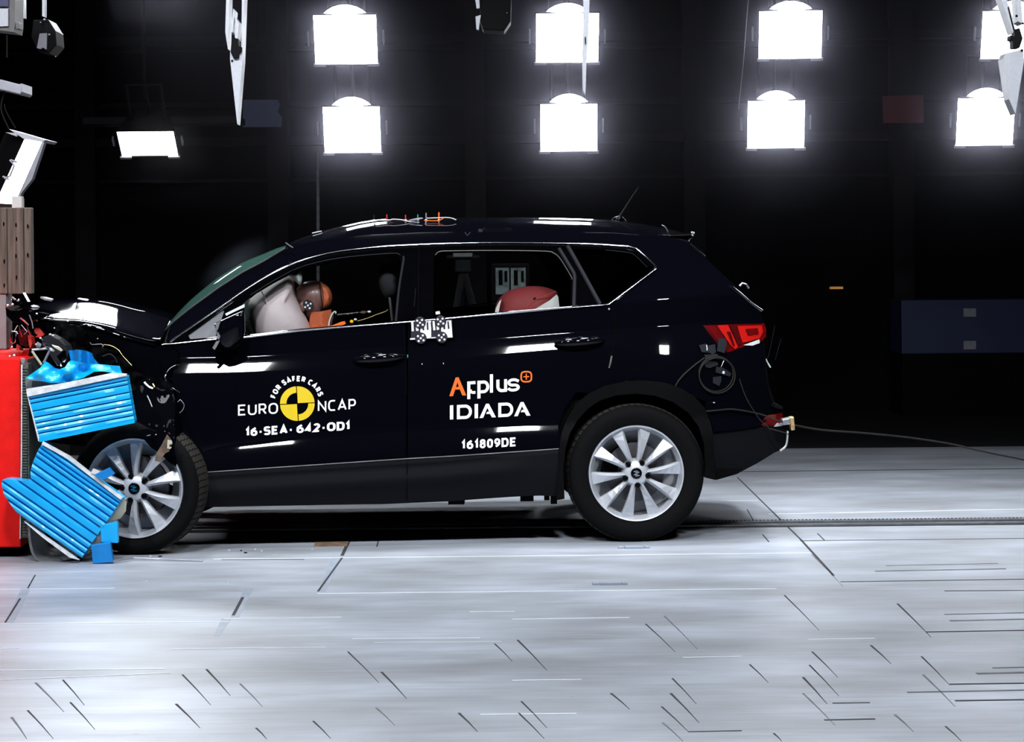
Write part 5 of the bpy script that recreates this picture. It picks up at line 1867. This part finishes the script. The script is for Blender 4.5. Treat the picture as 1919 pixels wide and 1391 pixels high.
# words on an arc
cx, cy = 557.2, 756.6
L_, tot_ = letter_shapes('FOR SAFER CARS', 10.6, 2.7, 1.9)
r0, a0, a1 = 41.5, 167.0, 18.0
mb = MB()
for (x, W, g) in L_:
    if not g.v:
        continue
    ang = R(a0 + (a1 - a0) * (x + W / 2) / tot_)
    ux = Vector((math.sin(ang), math.cos(ang)))
    uy = Vector((math.cos(ang), -math.sin(ang)))
    mb.add([Vector((*(Vector((cx, cy)) + uy * (r0 - p.y) + ux * (p.x - W / 2)), 0)) for p in g.v], g.f)
surf(mb, 'lettering', 'decal_white', front_door)
# yellow test disc: two full quarters, two quarter rings
mb = MB()
RO, RI, GAP = 31.5, 19.5, .8
for q, full in ((0, True), (1, False), (2, True), (3, False)):
    b0 = 90 * q
    n = 20
    rot = R(-3)
    outer, inner = [], []
    for i in range(n + 1):
        a = R(b0 + 90 * i / n)
        outer.append((RO * math.cos(a), RO * math.sin(a)))
        inner.append((RI * math.cos(a), RI * math.sin(a)))
    dx = GAP * (1 if q in (0, 3) else -1)
    dy = GAP * (1 if q in (0, 1) else -1)

    def T_(p):
        x, y = p[0] + dx, p[1] + dy
        return Vector((cx + x * math.cos(rot) + y * math.sin(rot), cy + x * math.sin(rot) - y * math.cos(rot), 0))
    if full:
        v_ = [T_((0, 0))] + [T_(p) for p in outer]
        mb.add(v_, [[0, i, i + 1] for i in range(1, n + 1)])
    else:
        v_ = [T_(p) for p in outer] + [T_(p) for p in inner]
        mb.add(v_, [[i, i + 1, n + 2 + i, n + 1 + i] for i in range(n)])
surf(mb, 'test_disc', 'decal_yellow', front_door)

# second word mark on the rear door: drawn stroke by stroke
mb = MB()
w = 6.2
base = 737.0


def up_(pts): return [(x, base - y) for x, y in pts]


A = MB()
for q in ([(842.0, 742.0), (849.0, 742.0), (858.2, 714.0), (861.0, 714.0), (859.2, 707.0), (854.0, 707.0)],
          [(854.0, 707.0), (859.2, 707.0), (873.8, 742.0), (866.4, 742.0), (861.6, 730.2), (853.2, 730.2), (854.8, 725.2), (859.8, 725.2), (856.8, 714.4)]):
    A.add([Vector((x, y, 0)) for x, y in q], [list(range(len(q)))])
tilt(A, 858, 0, -.062)
surf(A, 'lettering', 'decal_orange', rear_door)
mb = MB()
x = 875.5
stroke(mb, [(x + 3, 749.5), (x + 3, 716.4)], 5.8)
stroke(mb, [(x + 3, 719.2), (x + 15.5, 719.2)], 5.6)
stroke(mb, [(x + 15.5, 737.6), (x + 10.5, 737.6), (x + 6.6, 736), (x + 5.6, 732)], 5.0)
x = 894.5
stroke(mb, [(x + 3, 749.5), (x + 3, 716.2)], 5.8)
stroke(mb, [(x + 3, 719.2), (x + 12, 719.2)] + arc(x + 12, 728.2, 7.6, 9.0, -80, 80, 12) + [(x + 12, 737.2), (x + 4, 737.2)], 5.6)
stroke(mb, [(x + 26.5, 705.5), (x + 26.5, 740)], 5.8)
x = 927.0
stroke(mb, [(x + 6, 716.4)] + arc(x + 13.5, 729, 7.5, 8.4, 180, 90, 8) + [(x + 20.5, 737.4)], 5.7)
stroke(mb, [(x + 20.5, 716.4), (x + 20.5, 740)], 5.7)
x = 950.3
stroke(mb, [(x + 21.8, 721.6)] + arc(x + 11.8, 723.2, 8.6, 5.0, -35, -180, 8)[1:] + arc(x + 12, 723.4, 8.8, 5.2, 180, 110, 5)[1:] + arc(x + 12.6, 733.0, 8.6, 4.8, -80, 90, 8) + arc(x + 11.5, 732.2, 9.5, 5.6, 90, 165, 6)[1:], 5.2)
tilt(mb, 858, 0, -.062)
surf(mb, 'lettering', 'decal_white', rear_door)
mb = MB()
c = (986.3, 706.2)
stroke(mb, [(c[0] + 9.6 * math.copysign(abs(math.cos(a)) ** .62, math.cos(a)), c[1] + 9.4 * math.copysign(abs(math.sin(a)) ** .62, math.sin(a))) for a in [2 * math.pi * i / 40 for i in range(40)]], 3.0, closed=True)
stroke(mb, [(c[0] - 5.4, c[1] + .3), (c[0] + 5.4, c[1] - .3)], 2.2)
stroke(mb, [(c[0] - .2, c[1] - 5.6), (c[0] + .2, c[1] + 5.6)], 2.2)
surf(mb, 'plus_mark', 'decal_orange', rear_door)
# wide capitals below
mb = MB()
y0, y1 = 760.2, 786.4


def I_(x):
    stroke(mb, [(x, y0 - .5), (x, y1)], 6.4)


def D_(x):
    stroke(mb, [(x + 13, y0 + 2.4), (x, y0 + 2.4), (x, y1 - 2.6), (x + 13, y1 - 2.6)] + arc(x + 13, (y0 + y1) / 2, 9.6, (y1 - y0) / 2 - 2.55, 80, -80, 14), 5.6, closed=True)


def A_(x):
    for q in ([(x, y1), (x + 6.8, y1), (x + 15, y0 + 7.5), (x + 17.6, y0), (x + 12.2, y0)], [(x + 12.2, y0), (x + 17.6, y0), (x + 30.8, y1), (x + 23.4, y1), (x + 19.6, y1 - 7.0), (x + 12.5, y1 - 7.0), (x + 14.4, y1 - 11.2), (x + 18, y1 - 11.2), (x + 14.4, y0 + 6.5)]):
        mb.add([Vector((a, b, 0)) for a, b in q], [list(range(len(q)))])


I_(846.3)
D_(859)
I_(892.6)
A_(898.5)
D_(936.5)
A_(963.4)
tilt(mb, 846, 0, -.050)
surf(mb, 'lettering', 'decal_white', rear_door)
write('161809DE', 865, 968, 842.6, 836.6, 17.0, 3.7, 'lettering', 'decal_white', rear_door, 2.2, lift=-.004)

# ------------------------------------------------------------------ calibration plate across the door gap
plate = empty('marker_plate', at(810, 618, sideY(810, 618) - .02), 'white and black comb pattern plate with four round targets below the pillar', 'marker')
pY = lambda x, y: sideY(800, 640) - .022


def flat(q, mt, name, par, dz=0.0, depth=.004):
    return MB().prism([at(*p, pY(*p) + dz) for p in q], (0, depth, 0)).build(name, mt, par)


base_ = flat([(771, 604), (847, 599), (849, 633), (770, 637)], 'decal_black', 'plate', plate, .006, .006)
MB().prism([at(*p, pY(*p) + .012) for p in ((774, 606), (846, 602), (846, 630), (772, 634))], (0, .03, 0)).build('plate_mount', 'decal_black', plate)
for q in (((770.5, 602), (774.5, 602), (775.5, 621), (771.5, 621)), ((779, 613), (784, 613), (784.5, 620), (780, 620.5)), ((787.5, 604), (808, 601.5), (808, 634), (788, 635)), ((810.5, 602), (814.5, 602), (816, 619), (812, 619.5)), ((818, 610), (823, 610), (823, 618), (818.5, 618.5)), ((826.5, 602), (845.5, 600.5), (848, 632.5), (827, 633.5)), ((768.5, 634.2), (780, 633.5), (780, 636.5), (768.8, 637)), ((806, 632.5), (818, 632), (818, 633.5), (806, 634.5))):
    flat(q, 'decal_white', 'white_field', plate, .003, .004)
for q in (((791.5, 605), (794.8, 605), (795, 619), (792, 619)), ((799.5, 604), (802.5, 604), (803, 618), (800, 618.5)), ((806.8, 604), (810, 604), (812, 619), (808.5, 619)), ((830.5, 604), (833.5, 604), (834.5, 616.5), (831, 617)), ((838.2, 602.5), (841, 602.5), (842.5, 616), (839.5, 616.5))):
    flat(q, 'decal_black', 'black_bar', plate, .001, .004)


def target(x, y, r, Yv, parent, name='round_target', rot=8):
    c = at(x, y, Yv)
    t = MB().lathe([(0, 0), (r * S0 * .95, 0), (r * S0, .002), (r * S0, .008), (0, .008)], c, (0, 1, 0), 28).build(name, 'decal_black', parent, smooth=True, angle=30)
    for k in range(5):
        d = Vector((0, 0, 0))
        if k:
            a = R(45 + 90 * k + rot)
            d = Vector((math.cos(a), 0, math.sin(a))) * r * S0 * .60
        MB().lathe([(0, -.0012), (r * S0 * .185, -.0012), (r * S0 * .185, .001)], c + d, (0, 1, 0), 14).build('white_dot', 'decal_white', t)
    return t


for (x, y) in ((787, 605), (825.5, 602.5), (788.5, 634), (827.7, 632.5)):
    target(x, y, 10.8, pY(x, y) - .004, plate)
MB().prism([at(*p, sideY(822, 587) - .03) for p in ((816, 584.5), (823.5, 583.5), (825, 589), (816.5, 590))], (0, .03, 0)).build('sensor_block', 'white_plastic', plate, bevel=.002)

# ------------------------------------------------------------------ inside the car
def loft(name, rings, material, parent, smooth=True):
    n = len(rings[0])
    v = [p for r in rings for p in r]
    f = []
    for k_ in range(len(rings) - 1):
        for i in range(n):
            f.append([k_ * n + i, (k_ + 1) * n + i, (k_ + 1) * n + (i + 1) % n, k_ * n + (i + 1) % n])
    f.append(list(range(n)))
    f.append([(len(rings) - 1) * n + i for i in range(n)][::-1])
    return MB().add(v, f).build(name, material, parent, smooth=smooth, angle=60)


def bag(name, outline, Yc, half, material, parent, power=.55, layers=9):
    """A pillow shape: the outline swells to its full size at Yc and shrinks towards both faces."""
    P = spline(outline, 4, True)
    cx_ = sum(p.x for p in P) / len(P)
    cy_ = sum(p.y for p in P) / len(P)
    rings = []
    for k_ in range(layers):
        t = -1 + 2 * k_ / (layers - 1)
        s = max(.06, (1 - abs(t) ** 2.2)) ** power
        rings.append([at(cx_ + (p.x - cx_) * s, cy_ + (p.y - cy_) * s, Yc + half * t) for p in P])
    return loft(name, rings, material, parent)


air = bag('driver_airbag', [(463, 568), (474, 556), (492, 542), (510, 530), (530, 520), (544, 516), (552, 526), (552, 544), (557, 562), (570, 588), (582, 615), (584, 650), (560, 670), (510, 668), (484, 640), (470, 610), (464, 588)], .42, .22, 'airbag', car, power=.38)
air['label'] = 'inflated pinkish white airbag in the front window'
wire('bag_seam', [(490, 546), (499, 564), (503, 580), (508, 600), (514, 612), (520, 622)], .0025, 'airbag', air, lambda x, y: .212, 5)
bag('curtain_airbag', [(540, 512), (556, 506), (562, 504), (566, 514), (566, 526), (562, 534), (554, 528), (546, 520)], .27, .05, 'curtain_bag', car)
MB().prism([at(*p, .35) for p in ((452, 562), (468, 552), (468, 590), (464, 602), (456, 602), (458, 580))], (0, .02, 0)).build('curtain_airbag', 'curtain_bag', car)

# crash dummy behind the wheel: its face lies in the airbag
dum = empty('crash_test_dummy', Vector((at(640, 700, .42).x, .42, 0.35)), 'brown and orange crash test dummy leaning into the airbag', 'dummy')
DY = .43
hx = 586
head = bag('head', [(553, 548), (558, 538), (568, 530), (580, 527), (592, 526.5), (604, 530), (614, 538), (620, 550), (621, 563), (616, 575), (604, 584), (602, 592), (586, 597), (574, 594), (566, 580), (556, 566), (552, 560)], DY, .085, 'dummy_brown', dum, power=.42, layers=13)
# the orange skull cap at the back
P = spline([(599, 528), (608, 531), (617, 540), (622, 552), (622.5, 564), (616, 577), (606, 583), (603, 570), (601, 552)], 4, True)
cap_ = bag('skull_cap', [(600, 529), (608, 531.5), (617, 540), (622, 552), (622, 564), (616, 576), (606, 582), (603.5, 566), (601, 546)], DY, .092, 'dummy_orange', dum, power=.3)
cap_['label'] = 'orange rubber cap on the back of the head'
wire('cap_seam', [(598.5, 529), (600.5, 545), (603, 566), (605.5, 582)], .0022, 'matte_black', head, lambda x, y: DY - .088, 4)
tg_ = target(577, 572.5, 10.5, DY - .094, dum, 'head_target', rot=-14)
MB().lathe([(0, 0), (.022, 0), (.020, .03)], at(577, 572.5, DY - .09), (0, 1, 0), 20).build('target_base', 'decal_black', dum)
MB().ell(at(567, 575, DY - .085), (.018, .010, .026), 12, 8).build('ear', 'dummy_brown', head, smooth=True)
# jacket, neck and arms as one body
bmv = bpy.data.meshes.new('body')
J = [(640, 760, .42, .13), (625, 690, .42, .15), (606, 640, .42, .13), (600, 612, .42, .075), (597, 594, .42, .062),
     (612, 640, .26, .075), (570, 680, .24, .055), (520, 668, .26, .045), (612, 640, .58, .075), (570, 680, .60, .055), (520, 668, .58, .045), (560, 790, .34, .09), (560, 790, .52, .09)]
Eg = [(0, 1), (1, 2), (2, 3), (3, 4), (2, 5), (5, 6), (6, 7), (2, 8), (8, 9), (9, 10), (0, 11), (0, 12)]
bmv.from_pydata([tuple(at(a, b, c_)) for a, b, c_, r_ in J], Eg, [])
body = link('body', bmv, 'dummy_orange', dum)
sk = body.modifiers.new('skin', 'SKIN')
bmv.skin_vertices.new() if not bmv.skin_vertices else None
for i, (a, b, c_, r_) in enumerate(J):
    bmv.skin_vertices[0].data[i].radius = (r_, r_)
bmv.skin_vertices[0].data[0].use_root = True
ss = body.modifiers.new('sub', 'SUBSURF')
ss.levels = 2
ss.render_levels = 2
panel('collar', [(583, 585), (600, 584), (620, 580), (622, 590), (618, 606), (615, 614), (582, 616), (580, 600)], [], lambda x, y: .33 + .0018 * abs(x - 602), 'dummy_orange', dum, step=6, lip=.15)
wire('neck_cable', [(616, 612), (618, 600), (623, 588), (628, 584), (630, 588)], .004, 'white_plastic', dum, .32, 4)
wire('neck_cable', [(622, 610), (626, 600), (630, 592), (632, 585)], .004, 'matte_black', dum, .315, 4)
panel('chest_strap', [(620, 611), (640, 603), (646, 602), (648, 607), (636, 612), (622, 614)], [], lambda x, y: .31, 'orange_plastic', dum, step=6, lip=.03)
MB().ell(at(659, 603, .32), (.010, .008, .009), 12, 8).build('yellow_plug', 'yellow_plastic', dum, smooth=True)
MB().ell(at(666, 599, .32), (.008, .007, .006), 12, 8).build('white_plug', 'decal_white', dum, smooth=True)
MB().tube([at(632, 590, .33), at(672, 586, .36)], .0042).build('sensor_rod', 'chrome', dum)
MB().prism([at(*p, .355) for p in ((673, 586), (680, 582.5), (689, 584), (682, 588))], (0, .02, 0)).build('rod_grip', 'torn_liner', dum)
MB().ell(at(692, 584.5, .36), (.010, .007, .006), 12, 8).build('rod_tip', 'decal_white', dum, smooth=True)
wire('sensor_cable', [(670, 602), (690, 596), (705, 590), (722, 584), (727, 580)], .002, 'brass', dum, .36, 4)
# front seats
def seat(Yc, label):
    s = bag('seat', [(690, 620), (700, 560 + 60), (735, 615), (755, 640), (770, 720), (770, 800), (740, 830), (600, 830), (585, 810), (600, 785), (690, 780), (700, 740)], Yc, .25, 'seat_fabric', car, power=.25, layers=7)
    bag('headrest', [(708, 506), (718, 496), (732, 495), (745, 500), (748, 530), (745, 556), (735, 562), (724, 560), (714, 545), (707, 525)], Yc + .02, .13, 'headrest_fabric', s, power=.3)
    MB().tube([at(730, 556, Yc - .06), at(738, 625, Yc - .06)], .007).tube([at(730, 556, Yc + .1), at(738, 625, Yc + .1)], .007).build('headrest_post', 'steel', s)
    return s


seat(.47, '')
seat(1.22, '')
bag('rear_bench', [(1010, 640), (1040, 610), (1070, 618), (1080, 700), (1075, 800), (900, 800), (890, 770), (920, 745), (1000, 740)], .95, .62, 'seat_fabric', car, power=.18, layers=7)
wire('shoulder_rail', [(813, 583), (850, 577), (900, 570), (935, 563)], .005, 'sail_grey', car, 1.0, 3)
# child seat on the rear bench
cs = empty('child_seat', Vector((at(990, 700, .5).x, .5, .5)), 'red and white child seat showing above the rear door sill', 'child seat')
bag('seat_pad', [(928, 578), (934, 562), (948, 548), (968, 540), (990, 536.5), (1015, 537), (1036, 543), (1046, 551), (1046, 580), (1042, 640), (990, 680), (940, 660), (927, 610)], .50, .17, 'red_fabric', cs, power=.28)
panel('white_shell', [(996, 583), (1010, 575), (1030, 563), (1043, 552), (1046, 556), (1049, 582), (1049, 600), (990, 600)], [], lambda x, y: .318, 'white_plastic', cs, step=8, lip=.1)
panel('white_shell', [(927, 590), (929, 578), (935, 566), (940, 561), (937, 572), (934, 590)], [], lambda x, y: .322, 'white_plastic', cs, step=6, lip=.1)
wire('pad_seam', [(988, 574), (1000, 565), (1012, 559), (1028, 552), (1042, 546)], .002, 'crush_red', cs, .33, 4)
MB().ell(at(1002, 559.5, .328), (.008, .004, .006), 10, 6).build('buckle_badge', 'box_black', cs, smooth=True)
# things in the boot window
MB().ell(at(1130, 477, .5), (.05, .05, .018), 16, 8).build('boot_lamp', 'sail_grey', car, smooth=True)
for (x, y, r) in ((1128, 487, 2), (1132, 485, 2.4)):
    MB().ell(at(x, y, .4), (r * S0, r * S0, r * S0), 8, 6).build('boot_sensor', 'curtain_bag', car, smooth=True)
wire('belt_strap', [(1014, 476), (1024, 497), (1036, 523)], .014, 'seal', car, .75, 1)

# ------------------------------------------------------------------ on the roof
sen = empty('roof_sensor', at(780, 410, .6), 'row of small sensor pins with a coiled wire on the car roof', 'sensor')
zr = lambda x, y, Yq: at(x, y, Yq)
for (x, y0_, y1_, mt) in ((701, 403, 414, 'box_black'), (725, 402, 413, 'crush_red'), (760, 403, 413, 'crush_red'), (783, 402, 411, 'green_wire'), (798.5, 399, 412, 'lamp_bracket'), (822.5, 398, 412, 'orange_plastic')):
    MB().tube([at(x, y0_, .55), at(x, y1_, .55)], .0035, 8).build('sensor_pin', mt, sen, smooth=True)
    MB().ell(at(x, 412.5, .55), (.006, .006, .004), 8, 6).build('pin_foot', 'curtain_bag', sen, smooth=True)
wire('sensor_wire', [(703, 413), (730, 412.5), (736, 411), (752, 412), (762, 414), (770, 416)], .0028, 'white_plastic', sen, .5, 3)
wire('sensor_wire', [(767, 413), (780, 410), (792, 409), (780, 412), (768, 415), (786, 417)], .0022, 'lamp_bracket', sen, .5, 3)
wire('sensor_wire', [(800, 409), (815, 408.5), (828, 408), (840, 408), (850, 410), (853, 412), (855, 411)], .0025, 'white_plastic', sen, .5, 3)
wire('sensor_wire', [(795, 413), (815, 414), (826, 412), (832, 408)], .0025, 'orange_plastic', sen, .5, 3)
ant = bag('aerial_base', [(1146, 413), (1150, 408), (1160, 404.5), (1166, 406), (1172, 412), (1172, 417), (1146, 416)], .9, .025, 'gloss_black', car)
MB().tube([at(1161, 406, .9), at(1178, 379, .9), at(1197, 350, .9)], [.005, .003, .002]).build('aerial_rod', 'box_black', ant)
ribbon('roof_clip', [(535, 455), (542, 460), (549, 464.5)], 2.6, 'steel', car, Yf=lambda x, y: .15, lift=0)
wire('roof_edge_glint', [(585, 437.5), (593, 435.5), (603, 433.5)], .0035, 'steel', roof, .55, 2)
wire('roof_clip', [(1240, 422), (1247, 426), (1252, 436)], .003, 'steel', car, .4, 2)

# ------------------------------------------------------------------ cables taped to the tail
cb = empty('cable_coil', at(1342, 700, .06), 'coiled black cable taped on the rear flank below the tail lamp', 'cable')


def cabY(x, y): return sideY(min(x, 1425), min(y, 780)) - .016


for (dx, dy, rx, ry) in ((0, 0, 32, 33), (2, 3, 33.5, 33)):
    P = [at(1342 + dx + rx * math.cos(a), 701 + dy + ry * math.sin(a), cabY(1342 + rx * math.cos(a), 700) - .004 * dx) for a in [2 * math.pi * i / 48 for i in range(48)]]
    MB().tube(P, .0033, 8, closed=True).build('cable_loop', 'cable_grey', cb, smooth=True)
wire('cable', [(1320, 671), (1300, 686), (1280, 704), (1267, 722), (1266, 742), (1275, 756), (1290, 765), (1315, 771), (1345, 769), (1370, 767), (1400, 771), (1430, 778), (1455, 788), (1474, 793)], .0036, 'cable_grey', cb, cabY, 5)
wire('cable', [(1386, 711), (1390, 724), (1398, 745), (1410, 766), (1426, 789), (1440, 800)], .003, 'cable_grey', cb, lambda x, y: cabY(x, 760) - .01, 5)
wire('cable', [(1440, 803), (1470, 811), (1478, 815)], .003, 'cable_grey', cb, lambda x, y: cabY(x, 760) - .02, 3)
for (q, lf) in ((((1310, 647), (1324, 644), (1330, 656), (1327, 661), (1315, 660)), 0), (((1327, 648), (1340, 645), (1342, 660), (1336, 664), (1326, 660)), .001), (((1346, 634), (1360, 635), (1362, 645), (1358, 662), (1344, 658)), -.008), (((1321, 680), (1330, 677), (1344, 678), (1346, 684), (1330, 690), (1322, 688)), 0), (((1342, 687), (1356, 690), (1371, 700), (1368, 706), (1341, 698)), 0), (((1336, 707), (1352, 705), (1352, 713), (1348, 724), (1336, 718)), 0), (((1320, 665), (1345, 663), (1344, 671), (1322, 674)), 0)):
    panel('tape_patch', q, [], lambda x, y, lf=lf: cabY(x, y) + .004 + lf, 'box_black', cb, step=6, lip=.008)
MB().ell(at(1356, 698.5, cabY(1356, 698) - .01), (.007, .004, .008), 10, 6).build('plug', 'lamp_clear', cb, smooth=True)
MB().ell(at(1338, 755, cabY(1338, 755) + .004), (.007, .006, .004), 10, 6).build('plug', 'lamp_bracket', cb, smooth=True)
wire('tape_edge', [(1324, 647), (1325, 653), (1325, 657)], .003, 'lamp_clear', cb, lambda x, y: cabY(x, y) - .004, 1)
box = empty('cable_box', at(1484, 794, .25), 'small brass junction box on the rear bumper where the cable leaves', 'box')
MB().prism([at(*p, .20) for p in ((1480, 783), (1488, 782), (1490, 806), (1483, 807))], (.0, .08, 0)).build('box_body', 'brass', box, bevel=.003)
MB().prism([at(*p, .19) for p in ((1466, 787), (1480, 784), (1482, 795), (1468, 797))], (0, .09, 0)).build('connector', 'steel', box, bevel=.003)
MB().ell(at(1485, 797.5, .197), (.005, .003, .005), 10, 6).build('orange_lamp', 'orange_plastic', box, smooth=True)
tail_c = MB().tube(spline([at(1488, 797, .22), at(1540, 806, .4), at(1620, 812, .6), at(1700, 820, .8), at(1780, 832, .9), at(1850, 848, .9), at(1919, 862, .9), at(2000, 882, .9)], 5), .0045, 8).build('trailing_cable', 'cable_grey', None, smooth=True)
tag(tail_c, 'thin dark cable stretched from the rear bumper to the right edge', 'cable')
# bumper top clip light
panel('bumper_plate', [(1446, 757), (1449, 754), (1458, 758), (1467, 763), (1467, 767), (1456, 766), (1445, 761)], [], lambda x, y: sideY(x, 720) - .02, 'chrome', bumper, step=6, lip=.02)
wire('hatch_stay', [(1452, 610), (1446, 640), (1440, 668), (1437, 672)], .0016, 'box_black', tail, .7, 2)
wire('hatch_stay', [(1464, 635), (1458, 655), (1453, 675)], .0016, 'box_black', tail, .7, 2)
wire('hatch_hook', [(1435, 673), (1439, 681), (1444, 689)], .004, 'curtain_bag', tail, .6, 2)

# little splinters that fell on the floor
random.seed(5)
glassbits = [(335, 1022), (430, 1032), (478, 1030), (452, 1033), (490, 1033), (513, 1041), (300, 1044), (282, 1043), (425, 1092), (55, 1098), (125, 1075), (274, 1089), (460, 1037), (585, 1030)]
for k_, (x, y) in enumerate(glassbits):
    p = ground(x, y)
    r = random.uniform(.004, .008)
    o = MB().prism([Vector((p.x + r * math.cos(a) * random.uniform(.6, 1.3), p.y + r * math.sin(a), -.001)) for a in (0, 1.4, 2.9, 4.4)], (0, 0, .006)).build('splinter', 'lamp_clear' if k_ % 3 else 'box_black')
    tag(o, 'tiny splinter of broken car on the pale floor in front of the wheels', 'splinter', 'splinters scattered on the floor')
smoke = volume('smoke_wisp', None, None, .20, (.7, .8, 1.0), .5, ball=True)
smoke.matrix_world = Matrix.Translation(at(440, 500, .6)) @ Matrix.Rotation(R(-38), 4, 'Y') @ Matrix.Diagonal((.26, .3, .12, 1))
tag(smoke, 'faint wisp of smoke rising above the windscreen', 'smoke')
